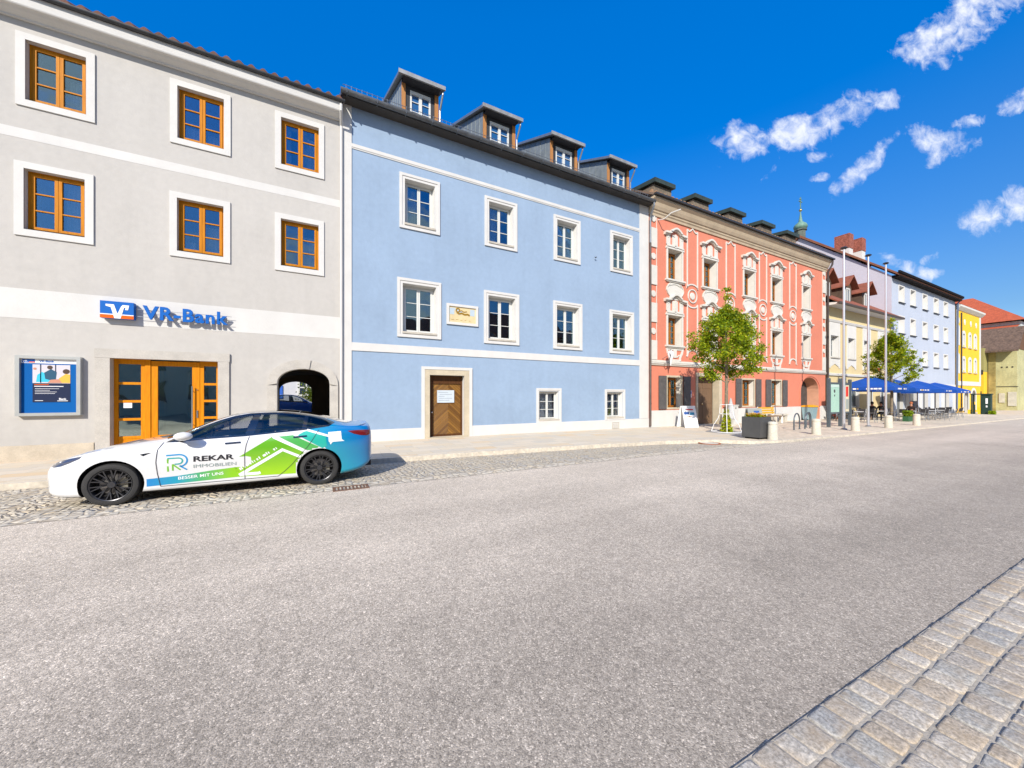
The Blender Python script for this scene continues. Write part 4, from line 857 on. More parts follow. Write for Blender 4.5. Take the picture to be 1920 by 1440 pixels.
for y in (13.2,11,8,5): mb.box(127.9,128,y-.6,y+.3,7,9.6); mb.box(127.9,128,y-.6,y+.3,.5,2.5)
mb.build('window',G_dark,pink); mb=MB(); mb.add([(127.5,.5,13.5),(127.5,14.6,13.5),(139,14.6,19),(139,.5,19),(150.5,.5,13.5),(150.5,14.6,13.5)],[(0,1,2,3),(3,2,5,4)]); mb.build('roof',M_otile,pink)
# church with onion turret
ch=thing('church',(70.6,31,0),'green copper onion turret with golden ball and cross above the roofs','church')
mb=MB(); mb.box(60,95,26.5,35.5,-1,16); mb.prism([(60,16),(95,16),(95,16.01)],26.5,35.5) ; mb.build('nave',M_white,ch)
mb=MB(); mb.run([(26,15.8),(31,24.6),(36,15.8)],59.5,95.5); mb.build('nave_roof',M_rtile,ch)
M_cop=mat('copper_green',(.13,.24,.19),.6,.3,4); cx,cy=70.6,30.9
mb=MB(); mb.lathe([(.72,23.5),(.72,29.2),(.92,29.25),(.92,29.4),(.6,29.5)],(cx,cy,0),8); 
tw=mb.build('turret',mat('turret_dark',(.10,.12,.10),.7,.3,3),ch)
mb=MB(); mb.lathe([(.7,29.45),(.92,29.65),(.98,29.95),(.82,30.3),(.48,30.6),(.30,30.75),(.26,31.0),(.18,31.5),(.10,32.1),(.07,32.5)],(cx,cy,0),12); mb.build('onion_dome',M_cop,ch,smooth=True)
mb=MB(); mb.ball((cx,cy,32.7),.24); mb.build('gilt_ball',mat('gilt',(.45,.36,.15),.35,metal=.8),ch,smooth=True)
mb=MB(); mb.box(cx-.06,cx+.06,cy-.06,cy+.06,32.9,34.9); mb.box(cx-.5,cx+.5,cy-.06,cy+.06,34.1,34.22); mb.box(cx-.3,cx+.3,cy-.06,cy+.06,34.5,34.6); mb.build('cross',M_cop,ch)
# wooded hill far right, and courtyard behind the passage
mb=MB(); rh=random.Random(7); n=70; m_=26
pts=[]
for j in range(m_):
    for i in range(n):
        x=250+ j*14; y=-160+i*7.5
        z=-2+55*math.exp(-((x-470)/110)**2-((y-10)/120)**2)+rh.uniform(-1.6,1.6)
        pts.append((x,y,z))
mb.add(pts,[(j*n+i,j*n+i+1,(j+1)*n+i+1,(j+1)*n+i) for j in range(m_-1) for i in range(n-1)]); tag(mb.build('hill',mat('wooded_hill',(.045,.085,.02),.95,.5,.15,1,.8)),kind='structure')
cy_=thing('courtyard_house',(-3,36,0),'grey white house seen through the arched passage','building')
mb=MB(); mb.box(-9,5,36,44,-.2,7); mb.build('wall',plaster('court_plaster',(.55,.55,.58),.04),cy_)
mb=MB(); frame_ring(mb,-2.2,-.9,1.6,3.2,.15,35.9,36.0); mb.box(-1.6,-1.5,35.9,36,1.6,3.2); mb.box(-2.2,-.9,35.9,36,2.3,2.4); f=mb.build('window',M_wfr,cy_); mb=MB(); mb.box(-2.1,-1.0,35.95,35.99,1.65,3.1); mb.build('pane',G_dark,f)
mb=MB(); mb.box(-4.1,-3.3,35.92,36,1.4,2.5); mb.build('blue_shutter',mat('blue_shutter',(.03,.12,.5),.5),cy_)

# houses across the square, behind the photographer: seen mirrored in the window panes
for i,(x0,x1,h,cl) in enumerate(((-34,-18,10.5,(.50,.40,.28)),(-17.8,-2,12,(.42,.44,.40)),(-1.8,14,10.8,(.55,.48,.38)),(14.2,32,12.2,(.45,.30,.24)),(32.2,52,11.2,(.50,.50,.46)))):
    oh=thing('opposite_house',((x0+x1)/2,-15,0),'plain plastered house across the square, %s from the left'%('first','second','third','fourth','fifth')[i],'building','houses across the square')
    mb=MB(); mb.box(x0,x1,-24,-15,-.2,h-2.5); mb.build('wall',plaster('opposite_plaster_%s'%'abcde'[i],cl),oh)
    mb=MB(); mb.run([(-14.6,h-2.5),(-19.5,h+1.2),(-24.4,h-2.5)],x0,x1); mb.build('roof',M_rtile,oh)
    mb=MB(); x=x0+1.2
    while x<x1-1.5:
        for z in (1.0,4.2): mb.box(x,x+1.1,-15.0,-14.96,z,z+1.6)
        x+=2.7
    mb.build('window',G_dark,oh)
# ---------------------------------------------------------------- wall mounted bank things
sg=thing('bank_sign',(-4,YF,4),'blue VR-Bank lettering and blue orange logo box on white band','sign')
yb=13.62; M_sblue=mat('sign_blue',(.0,.105,.42),.5,spec=.2); M_sor=mat('sign_orange',(.72,.11,.0),.5,spec=.2); M_swh=mat('sign_white',(.8,.8,.8),.4)
mb=MB(); mb.box(-5.40,-4.74,yb,YF-.03,3.775,4.235); lb_=mb.build('logo_box',M_sblue,sg)
mb=MB(); mb.box(-5.40,-4.74,yb-.004,yb,3.775,3.865); mb.build('orange_strip',M_sor,lb_)
mb=MB(); mb.box(-5.40,-4.74,yb-.0035,yb,3.867,3.89)
mb.prism([(-5.29,4.15),(-5.13,4.15),(-5.06,3.90),(-4.99,4.10),(-4.96,4.15),(-4.83,4.15),(-4.85,4.02),(-4.91,4.02),(-4.90,4.08),(-4.93,4.08),(-5.00,3.775),(-5.12,3.775),(-5.19,4.07),(-5.29,4.10)],yb-.007,yb); mb.build('logo_mark',M_swh,lb_)
mb=MB(); mb.text('VR-Bank',-4.56,3.83,.35,yb,yb+.05,bold=.030,wd=1.90,sp=1.10); mb.build('letters',M_sblue,sg)
mb=MB(); 
for z in (3.88,4.08): mb.tube([(-4.75,yb+.07,z),(-2.58,yb+.07,z)],.007,5)
for x in (-4.5,-3.4,-2.7): mb.tube([(x,yb+.07,3.98),(x,YF,3.98)],.01,5)
mb.build('mounting_rail',M_metal,sg)
nb=thing('notice_case',(-6.4,YF,1.9),'aluminium framed notice case with blue backing and poster','notice board')
mb=MB(); frame_ring(mb,-6.93,-5.79,1.15,2.69,.075,13.68,YF-.005); mb.box(-6.86,-5.86,YF-.04,YF-.01,1.2,2.65); mb.build('case',mat('aluminium',(.55,.56,.53),.35,.06,3,metal=.6),nb)
mb=MB(); mb.box(-6.856,-5.864,YF-.052,YF-.041,1.225,2.50); bk=mb.build('backing',mat('case_blue',(.0,.095,.33),.7,spec=.15),nb)
mb=MB(); mb.box(-6.856,-5.864,YF-.056,YF-.041,2.50,2.615); hd=mb.build('header',M_swh,nb)
mb=MB(); mb.box(-6.84,-6.62,YF-.060,YF-.056,2.515,2.60); mb.text('VR',-6.83,2.53,.05,YF-.063,None,1); mb.box(-6.72,-6.62,YF-.062,YF-.060,2.515,2.54,2); mb.text('VR-Bank',-6.55,2.53,.05,YF-.060,None,0,bold=.02); mb.build('header_logo',[M_sblue,M_swh,M_sor],hd)
px0,px1,pz0,pz1=-6.66,-6.0,1.50,2.47; yp=YF-.058
mb=MB(); mb.box(px0,px1,yp,YF-.052,pz0,1.99,0); mb.box(px0,px1,yp,YF-.052,1.99,pz1,1)
e=yp-.002
mb.prism([(-6.60,2.02),(-6.36,2.02),(-6.38,2.22),(-6.50,2.28),(-6.58,2.20)],e,yp,2); mb.prism([(-6.44,2.1),(-6.26,2.04),(-6.24,2.28),(-6.34,2.36),(-6.46,2.26)],e-.001,yp,3)
mb.prism([(-6.22,2.0),(-6.0,2.0),(-6.0,2.22),(-6.08,2.24),(-6.2,2.12)],e,yp,4); mb.lathe([(.001,-.001),(.065,0),(.065,.001)],(-6.07,yp-.002,2.30),12,'y',5); mb.lathe([(.001,-.001),(.05,0),(.05,.001)],(-6.36,yp-.003,2.40),12,'y',5)
mb.lathe([(.001,-.001),(.03,0),(.03,.001)],(-6.62,yp-.003,2.36),10,'y',6); mb.box(-6.53,-6.51,e,yp,2.0,2.47,0); mb.box(-6.27,-6.25,e+.001,yp,2.2,2.47,0); mb.prism([(-6.4,2.0),(-6.15,2.0),(-6.2,2.1),(-6.35,2.08)],e-.002,yp,6)
mb.box(-6.63,-6.38,e,yp,1.945,1.96,7)
mb.box(-6.63,-6.12,e,yp,1.90,1.918,8)
for i,wd_ in enumerate((.42,.26,.38,.35)): mb.box(-6.62,-6.62+wd_,e,yp,1.845-i*.042,1.853-i*.042,8)
mb.text('Bank',-6.20,1.56,.045,e,None,8,bold=.03); mb.box(-6.23,-6.04,e,yp,1.525,1.54,8); mb.box(-6.62,-6.48,e,yp,1.535,1.547,8)
pal=[mat('poster_navy',(.018,.026,.06),.7,spec=.15),mat('poster_light',(.55,.52,.55),.6),mat('poster_cyan',(.03,.45,.62),.6),mat('poster_teal',(.01,.07,.13),.6),mat('poster_yellow',(.75,.40,.05),.6),mat('poster_hair',(.06,.03,.02),.6),mat('poster_skin',(.5,.22,.14),.6),M_sor,M_swh]
mb.build('poster',pal,bk)
mb=MB(); mb.box(-6.70,-5.98,0,0,0,0) if False else None
pp=MB(); pp.box(-5.08,-4.90,YF+.185,YF+.190,1.32,1.52); tag(pp.build('paper_notice',M_swh),'small white paper notice stuck in side light of bank entrance','notice')
pq=thing('memorial_plaque',(4.9,YF,4.9),'framed painted memorial plaque with golden lettering between upper windows','plaque')
mb=MB(); frame_ring(mb,4.23,5.57,4.51,5.34,.10,YF-.06,YF+.0); mb.build('frame',M_white,pq)
mb=MB(); mb.box(4.33,5.47,YF-.02,YF,4.61,5.24); bd=mb.build('panel',mat('plaque_cream',(.62,.50,.28),.7,.1,4),pq)
mb=MB(); mb.box(4.36,4.55,YF-.024,YF-.02,4.92,5.18,1); mb.box(5.22,5.42,YF-.024,YF-.02,4.92,5.18,1); mb.prism([(4.5,5.2),(4.75,4.9),(4.9,5.05)],YF-.023,YF-.02,1)
mb.lathe([(.04,YF-.028),(.07,YF-.032),(.10,YF-.028)],(4.70,0,5.10),14,'y',0); mb.ribbon([(4.66,5.02),(4.74,4.96),(4.86,5.0),(4.98,4.95),(5.12,4.97),(5.2,4.93)],.07,YF-.03,YF-.02,0); mb.ribbon([(4.76,5.06),(4.86,5.1),(4.95,5.05),(5.08,5.08)],.035,YF-.03,YF-.02,0)
for k in range(5): mb.box(4.42+k*.19,4.55+k*.17,YF-.023,YF-.02,4.70+.015*(k%2),4.715+.015*(k%2),0)
mb.build('painting',[mat('gold_paint',(.35,.20,.02),.4,metal=.3),mat('pale_blue_paint',(.42,.5,.55),.7)],bd)
lm=thing('wall_lantern',(16.7,YF,3.6),'ornate white wrought iron lantern on the red house corner','lamp')
mb=MB(); mb.tube([(16.6,YF,3.45),(16.6,13.5,3.4),(16.55,13.3,3.6),(16.5,13.15,3.9)],.025,6); mb.tube([(16.6,YF,3.7),(16.62,13.45,3.85),(16.6,13.3,3.6)],.018,6); mb.tube([(16.5,13.15,3.9),(16.4,13.1,4.15)],.02,6); mb.build('bracket',M_metal,lm,smooth=True)
mb=MB(); mb.lathe([(.02,3.3),(.05,3.55),(.13,3.72),(.17,3.95),(.12,4.08),(.02,4.15)],(16.72,13.35,0),10); mb.build('lamp_shade',M_swh,lm,smooth=True)
mm=MB(); mm.box(18.86,19.02,YF-.05,YF,1.55,1.95,0); mm.box(18.88,19.0,YF-.055,YF-.05,1.75,1.9,1); tag(mm.build('door_bell_panel',[M_swh,M_sblue]),'small white and blue plate beside brown double door','plate')
# ---------------------------------------------------------------- the car
CX,CY,CZ=-2.99,8.74,-.062
M_carw,g=shader('pearl_white_livery_paint'); tc_=g.n('ShaderNodeTexCoord').outputs['Object']; x=g.n('ShaderNodeSeparateXYZ',{0:tc_})
# wrap colour: white front, blue tail, turquoise where the wrap starts
t1=g.m('MULTIPLY',g.m('SUBTRACT',1.10,x.outputs[2]),.72); t2=g.m('MULTIPLY',g.m('SUBTRACT',x.outputs[2],1.10),1.75); thr=g.m('ADD',g.m('MAXIMUM',g.m('MINIMUM',t1,.30),t2),2.70)
dd_=g.m('SUBTRACT',x.outputs[0],thr); bl=g.m('GREATER_THAN',dd_,0)
tn=g.m('MULTIPLY',g.m('ADD',dd_,g.m('MULTIPLY',g.m('SUBTRACT',x.outputs[2],.55),.6)),1.05,0,True)
bc=g.mix(tn,(.0,.29,.37,1),(.0,.15,.42,1)); c=g.mix(bl,(.66,.66,.655,1),bc)
b=g.n('ShaderNodeBsdfPrincipled',{'Base Color':c,'Roughness':.28,'Coat Weight':1.0,'Coat Roughness':.03}); g.n('ShaderNodeOutputMaterial',{0:b.outputs[0]})
M_under=mat('black_plastic',(.012,.012,.013),.6); M_gloss=mat('gloss_black',(.008,.009,.011),.06,spec=.8,coat=1); M_roofg=mat('tinted_roof_glass',(.012,.014,.016),.04,spec=.9,coat=1)
w_=spl([(-.84,.40),(-.82,.54),(-.78,.65),(-.70,.75),(-.55,.83),(-.35,.885),(-.05,.915),(.5,.92),(1.4,.918),(2.3,.92),(2.9,.925),(3.3,.90),(3.6,.845),(3.74,.78),(3.81,.70),(3.84,.60),(3.855,.45)])
zb=spl([(-.84,.40),(-.80,.27),(-.7,.19),(-.45,.155),(.2,.15),(3.1,.155),(3.5,.20),(3.75,.30),(3.855,.42)])
zs=spl([(-.84,.56),(-.80,.61),(-.70,.68),(-.5,.765),(-.25,.83),(0,.87),(.3,.905),(.6,.93),(1.0,.955),(1.7,1.0),(2.4,1.045),(2.9,1.09),(3.2,1.115),(3.5,1.115),(3.72,1.10),(3.80,1.06),(3.83,.98),(3.855,.85)])
zt=spl([(-.84,.57),(-.80,.64),(-.70,.72),(-.5,.81),(-.25,.885),(0,.935),(.3,.98),(.52,1.01),(.66,1.05),(.9,1.165),(1.2,1.30),(1.5,1.395),(1.8,1.438),(2.1,1.445),(2.4,1.425),(2.7,1.375),(3.0,1.29),(3.25,1.20),(3.42,1.15),(3.6,1.135),(3.78,1.145),(3.805,1.13),(3.83,1.0),(3.855,.87)])
def section(x):
    W=w_(x); B=zb(x); S_=zs(x); T=zt(x); k=W/.92; g_=min(1,max(0,(T-S_-.06)/.36)); lo=min(1,max(0,(S_-B)/.6))
    y6=.93*W; h=T-S_
    P=[(0,B),(W*.55,B),(W*.86,B+.005),(W*.955,B+.055*lo),(W*.965,B+.14*lo),(W*.972,B+.32*(S_-B)),(W*1.0,B+.62*(S_-B)),(W*.985,B+.86*(S_-B)),(y6,S_-.012)]
    P+=[(k*(.80+(.812-.80)*g_),S_+h*(.30-.02*g_)),(k*(.70+(.735-.70)*g_),S_+h*(.56+.03*g_)),(k*(.60+(.64-.60)*g_),S_+h*(.78+.08*g_)),(k*(.48+(.54-.48)*g_),S_+h*(.90+.055*g_)),(k*.30,S_+h*.975),(0,T)]
    return P
def catmull(P,per=4):
    out=[]; n=len(P)
    for i in range(n-1):
        p0=P[max(i-1,0)]; p1=P[i]; p2=P[i+1]; p3=P[min(i+2,n-1)]
        for s in range(per):
            t=s/per; out.append(tuple(.5*((2*p1[j])+(-p0[j]+p2[j])*t+(2*p0[j]-5*p1[j]+4*p2[j]-p3[j])*t*t+(-p0[j]+3*p1[j]-3*p2[j]+p3[j])*t**3) for j in (0,1)))
    out.append(P[-1]); return out
def make_body():
    xs=[-.84,-.835,-.83,-.82,-.81,-.80,-.785,-.77,-.75,-.73,-.70]+[-.70+i*.04 for i in range(1,109)]
    xs=[x for x in xs if x<3.62]+[3.62+.02*i for i in range(9)]+[3.79,3.80,3.81,3.82,3.83,3.84,3.85,3.855]
    xs=sorted(set(round(x,4) for x in xs)); secs=[]
    for x in xs:
        h=catmull(section(x),4); full=[(y,z) for y,z in h]+[(-y,z) for y,z in reversed(h[1:-1])]
        secs.append([(x,y,z) for y,z in full])
    n=len(secs[0]); vs=[v for s in secs for v in s]; fs=[]
    for i in range(len(secs)-1):
        for k in range(n): a=i*n+k; b_=i*n+(k+1)%n; fs.append((a,b_,b_+n,a+n))
    fs.append(tuple(range(n))); fs.append(tuple(range((len(secs)-1)*n,len(secs)*n))[::-1])
    me=bpy.data.meshes.new('body'); me.from_pydata(vs,[],fs); bm=bmesh.new(); bm.from_mesh(me); bmesh.ops.recalc_face_normals(bm,faces=bm.faces[:]); bm.to_mesh(me); bm.free()
    me.materials.append(M_carw); me.materials.append(M_under)
    return me
bodyme=make_body(); tmp=bpy.data.objects.new('tmp',bodyme); COL.objects.link(tmp)
cuts=[]
for xw in (0,2.875):
    for s in (-1,1):
        m=MB(); m.lathe([(.001,s*.60),(.385,s*.60),(.385,s*1.1),(.001,s*1.1)],(xw,0,.335),40,'y'); o=m.build('cut',M_under)
        # open the bottom of the arch
        cuts.append(o)
        md=tmp.modifiers.new('b','BOOLEAN'); md.object=o; md.operation='DIFFERENCE'; md.solver='EXACT'
        try: md.material_mode='TRANSFER'
        except: pass
dg=bpy.context.evaluated_depsgraph_get(); dg.update()
bodyme=bpy.data.meshes.new_from_object(tmp.evaluated_get(dg)); bodyme.name='body'
bpy.data.objects.remove(tmp)
for o in cuts: bpy.data.objects.remove(o)
# window outline (side view)
WIN_F=[(.70,.985),(.95,1.115),(1.25,1.245),(1.50,1.325),(1.70,1.365),(1.80,1.378),(1.70,1.035),(1.2,1.015),(.78,.985)]
WIN_R=[(1.90,1.382),(2.15,1.385),(2.40,1.37),(2.62,1.342),(2.58,1.10),(2.2,1.07),(1.82,1.045)]
WIN_Q=[(2.68,1.333),(2.90,1.27),(3.08,1.185),(3.0,1.16),(2.64,1.11)]
WIN_ALL=[(.62,.955),(.80,1.075),(1.05,1.19),(1.30,1.295),(1.52,1.365),(1.75,1.405),(2.1,1.418),(2.40,1.405),(2.66,1.372),(2.92,1.298),(3.14,1.195),(3.03,1.13),(2.6,1.075),(2.2,1.045),(1.7,1.005),(1.2,.985),(.78,.955)]
def inside(p,poly):
    x,z=p; c=False; n=len(poly)
    for i in range(n):
        x1,z1=poly[i]; x2,z2=poly[(i+1)%n]
        if (z1>z)!=(z2>z) and x<(x2-x1)*(z-z1)/(z2-z1)+x1: c=not c
    return c
def edge_dist(p,poly):
    P=Vector(p); m=9
    for i in range(len(poly)):
        a=Vector(poly[i]); b=Vector(poly[(i+1)%len(poly)]); d=b-a; t=max(0,min(1,(P-a).dot(d)/d.length_squared)); m=min(m,(P-a-d*t).length)
    return m
bvh=BVHTree.FromPolygons([v.co[:] for v in bodyme.vertices],[list(p.vertices) for p in bodyme.polygons])
bm=bmesh.new(); bm.from_mesh(bodyme)
dele=[f for f in bm.faces if (lambda c:abs(c.y)>.45 and inside((c.x,c.z),WIN_ALL) and edge_dist((c.x,c.z),WIN_ALL)>.022)(f.calc_center_median())]
bmesh.ops.delete(bm,geom=dele,context='FACES')
for f in bm.faces:
    if f.material_index==0 and f.calc_center_median().z<.185 : f.material_index=1
bm.to_mesh(bodyme); bm.free()
bodyme.polygons.foreach_set('use_smooth',[True]*len(bodyme.polygons)); bodyme.set_sharp_from_angle(angle=R(38))
def project(polys,name,m,parent,off=.003,side=-1,cell=.03,top=False,ymax=.50,mi=None):
    """flat outlines (x,z) cut in a fine grid and laid on the body surface"""
    bm=bmesh.new()
    for k,poly in enumerate(polys):
        vs=[bm.verts.new((p[0],0,p[1])) for p in poly]
        try: f=bm.faces.new(vs); f.material_index=mi[k] if mi else 0
        except ValueError: pass
    if cell:
        xs=[v.co.x for v in bm.verts]; zs_=[v.co.z for v in bm.verts]
        x=min(xs)+cell
        while x<max(xs): bmesh.ops.bisect_plane(bm,geom=bm.verts[:]+bm.edges[:]+bm.faces[:],plane_co=(x,0,0),plane_no=(1,0,0)); x+=cell
        z=min(zs_)+cell
        while z<max(zs_): bmesh.ops.bisect_plane(bm,geom=bm.verts[:]+bm.edges[:]+bm.faces[:],plane_co=(0,0,z),plane_no=(0,0,1)); z+=cell
    bad=set()
    for v in bm.verts:
        if top:
            h=bvh.ray_cast(Vector((v.co.x,v.co.z,3)),Vector((0,0,-1)))
        else: h=bvh.ray_cast(Vector((v.co.x,side*3,v.co.z)),Vector((0,-side,0)))
        if h[0] is None or (not top and abs(h[0].y)<ymax): bad.add(v); continue
        v.co=h[0]+h[1]*(off if h[1].dot(Vector((0,0,1)) if top else Vector((0,side,0)))>0 else -off)
    bmesh.ops.delete(bm,geom=list(bad),context='VERTS')
    bmesh.ops.recalc_face_normals(bm,faces=bm.faces[:])
    me=bpy.data.meshes.new(name); bm.to_mesh(me); bm.free()
    for mm_ in (m if isinstance(m,list) else [m]): me.materials.append(mm_)
    me.polygons.foreach_set('use_smooth',[True]*len(me.polygons))
    o=bpy.data.objects.new(name,me); COL.objects.link(o); o.parent=parent; ORG[o.name]=Vector((0,0,0)); return o
def strokes(pts,wd):
    P=[Vector(p) for p in pts]; L=[];Rr=[]
    for i,p in enumerate(P):
        a=P[max(i-1,0)]; b_=P[min(i+1,len(P)-1)]; d=(b_-a).normalized(); nrm=Vector((-d.y,d.x))*wd/2
        L.append(tuple(p+nrm)); Rr.append(tuple(p-nrm))
    return [[L[i],L[i+1],Rr[i+1],Rr[i]] for i in range(len(P)-1)]
def make_wheel(parent,xw,s):
    yo=s*.905; z=.335
    m=MB(); pr=[(.245,yo-s*.02),(.26,yo-s*.003),(.295,yo),(.318,yo-s*.008),(.333,yo-s*.035),(.335,yo-s*.10),(.335,yo-s*.17),(.33,yo-s*.215),(.30,yo-s*.235),(.245,yo-s*.22)]
    m.lathe([(r,h) for r,h in pr],(xw,0,z),48,'y'); wh=m.build('wheel',mat('tyre_rubber',(.028,.027,.026),.75,.15,8,.2,60),parent,smooth=True)
    Mr=mat('dark_alloy',(.075,.075,.08),.32,metal=.75); m=MB()
    m.lathe([(.25,yo-s*.018),(.244,yo-s*.008),(.236,yo-s*.012),(.230,yo-s*.03),(.222,yo-s*.20)],(xw,0,z),48,'y')
    m.lathe([(.001,yo-s*.022),(.045,yo-s*.022),(.055,yo-s*.035),(.05,yo-s*.08)],(xw,0,z),20,'y')
    for k in range(10):
        a=2*math.pi*k/10+.1
        for da in (-.13,.13):
            r0,r1=.045,.236; a0=a; a1=a+da+ (.10 if da>0 else .10)
            p0=Vector((math.cos(a0)*r0,math.sin(a0)*r0)); pm=Vector((math.cos(a+.05)*.11,math.sin(a+.05)*.11)); p1=Vector((math.cos(a1)*r1,math.sin(a1)*r1))
            for (q0,q1,y0_,y1_) in ((p0,pm,.030,.034),(pm,p1,.034,.014)):
                d=(q1-q0).normalized(); nn_=Vector((-d.y,d.x))*.0075
                A=[q0+nn_,q1+nn_,q1-nn_,q0-nn_]; Y0=[y0_,y1_,y1_,y0_]
                m.add([(xw+p.x,yo-s*yy,z+p.y) for p,yy in zip(A,Y0)]+[(xw+p.x,yo-s*(yy+.035),z+p.y) for p,yy in zip(A,Y0)],[(0,1,2,3),(4,5,6,7),(0,1,5,4),(1,2,6,5),(2,3,7,6),(3,0,4,7)])
    m.build('rim',Mr,wh,smooth=True,angle=30)
    m=MB(); m.lathe([(.001,yo-s*.11),(.165,yo-s*.11),(.165,yo-s*.125)],(xw,0,z),32,'y'); m.build('brake_disc',mat('brake_steel',(.22,.21,.2),.4,metal=.9),wh)
    m=MB(); m.box(xw+.06*1,xw+.17,min(yo-s*.08,yo-s*.14),max(yo-s*.08,yo-s*.14),z-.06,z+.08); m.build('brake_caliper',mat('caliper',(.3,.28,.22),.5,metal=.5),wh)
    m=MB(); m.lathe([(.001,yo-s*.13),(.222,yo-s*.13),(.222,yo-s*.21),(.001,yo-s*.21)],(xw,0,z),24,'y'); m.build('wheel_barrel',M_under,wh)
def make_car(name,loc,label,paint=None,livery=True,rot=0,scale=(1,1,1),group=None):
    t=bpy.data.objects.new(name,None); COL.objects.link(t); ORG[t.name]=Vector((0,0,0)); tag(t,label,'car',group)
    bmx=bodyme if paint is None else bodyme.copy()
    if paint is not None: bmx.materials[0]=paint
    body=bpy.data.objects.new('body',bmx); COL.objects.link(body); body.parent=t; ORG[body.name]=Vector((0,0,0))
    Gc=glass('car_side_glass' if paint is None else 'car_glass_plain',.62,.05,(.5,.8,.85))
    for xw in (0,2.875):
        for s in (-1,1): make_wheel(t,xw,s)
    for s in (-1,1):
        tr=project([WIN_ALL],'window_trim',M_gloss,t,.003,s,.014,ymax=.4)
        bmm=bmesh.new(); bmm.from_mesh(tr.data)
        bmesh.ops.delete(bmm,geom=[f for f in bmm.faces if any(all(inside((v.co.x,v.co.z),W) for v in f.verts) for W in (WIN_F,WIN_R,WIN_Q))],context='FACES'); bmm.to_mesh(tr.data); bmm.free()
        for W in (WIN_F,WIN_R,WIN_Q): project([W],'side_window',Gc,t,.006,s,.05,ymax=.4)
        # door seams, arch lip
        sm=[(.60,.955),(.545,.85),(.53,.65),(.545,.45),(.58,.25)]; s2=[(1.76,1.0),(1.72,.85),(1.70,.7),(1.70,.25)]; s3=[(2.86,1.07),(2.76,.9),(2.67,.76),(2.55,.62),(2.42,.45),(2.30,.33),(2.2,.25)]
        project(strokes(sm,.008)+strokes(s2,.008)+strokes(s3,.008)+strokes([(.58,.25),(2.2,.25)],.008),'door_seam',mat('panel_gap',(.03,.03,.035),.8),t,.0075,s,.025)
        project(strokes([(1.42,.895),(1.64,.905)],.026),'door_handle',M_gloss,t,.012,s,None); project(strokes([(2.44,.95),(2.66,.965)],.026),'door_handle',M_gloss,t,.012,s,None)
        m=MB(); m.lathe([(.001,0)],(0,0,0),3) if False else None
        project([[(-.765,.655),(-.70,.70),(-.58,.745),(-.46,.775),(-.34,.80),(-.36,.765),(-.46,.71),(-.56,.665),(-.66,.645)]],'headlight',mat('headlight_lens',(.05,.05,.065),.08,spec=1,coat=1),t,.003,s,.03,ymax=.2)
        project([[(3.36,1.03),(3.55,1.035),(3.72,1.03),(3.80,1.015),(3.79,.93),(3.72,.915),(3.60,.93),(3.48,.965)]],'taillight',[mat('tail_lamp_red',(.16,.008,.01),.12,coat=1)],t,.004,s,.03,ymax=.3)
        m=MB(); m.ball((.90,s*1.035,1.065),.5,16,10,sc=(.25,.20,.14)); m.build('wing_mirror',[bodyme.materials[0] if paint is None else paint],t,smooth=True)
        m=MB(); m.tube([(.80,s*.83,.985),(.86,s*.97,1.02)],.028,8); m.build('mirror_arm',M_under,t)
    project([[(.60,-.66),(.52,-.4),(.50,0),(.52,.4),(.60,.66),(1.0,.595),(1.45,.545),(1.45,-.545),(1.0,-.595)]],'windscreen',mat('windscreen_glass',(.02,.025,.028),.03,spec=1,coat=1),t,.003,top=True,cell=.06)
    project([[(1.47,-.545),(1.47,.545),(2.3,.55),(2.5,.54),(2.5,-.54),(2.3,-.55)]],'roof_glass',M_roofg,t,.003,top=True,cell=.06)
    project([[(2.52,-.54),(2.52,.54),(2.95,.53),(3.34,.50),(3.40,.3),(3.42,0),(3.40,-.3),(3.34,-.50),(2.95,-.53)]],'rear_window',M_roofg,t,.003,top=True,cell=.06)
    m=MB()
    pts=[]; 
    for i in range(13):
        y=-.74+1.48*i/12; e=abs(y)/.74; xx=3.78-.16*e**2.5; pts.append((xx,y,1.155-.03*e))
    for i in range(12):
        a,b_=pts[i],pts[i+1]; m.add([(a[0]-.18,a[1]*.97,a[2]-.025),(a[0],a[1],a[2]+.008),(b_[0],b_[1],b_[2]+.008),(b_[0]-.18,b_[1]*.97,b_[2]-.025),(a[0]-.02,a[1],a[2]-.03),(b_[0]-.02,b_[1],b_[2]-.03)],[(0,1,2,3),(1,4,5,2),(0,3,5,4)])
    m.build('spoiler',[paint or mat('wrap_blue',(.0,.15,.50),.28,coat=1)],t,smooth=True)
    # interior
    Ms=mat('dark_seat',(.02,.02,.022),.6); 
    for y in (-.38,.38):
        m=MB(); m.box(1.05,1.58,y-.25,y+.25,.45,.62); m.add([(1.50,y-.23,.58),(1.50,y+.23,.58),(1.80,y+.19,1.12),(1.80,y-.19,1.12),(1.62,y-.23,.55),(1.62,y+.23,.55),(1.90,y+.19,1.10),(1.90,y-.19,1.10)],[(0,1,2,3),(4,5,6,7),(0,1,5,4),(1,2,6,5),(2,3,7,6),(3,0,4,7)]); m.box(1.80,1.90,y-.11,y+.11,1.12,1.27); m.build('seat',Ms,t)
    m=MB(); m.box(2.1,2.6,-.62,.62,.45,.62); m.box(2.58,2.75,-.62,.62,.55,1.10); m.build('rear_seat',Ms,t)
    m=MB(); m.run([(-.7,.6)],0,1) if False else m.box(.62,.98,-.70,.70,.62,.93); m.build('dashboard',Ms,t)
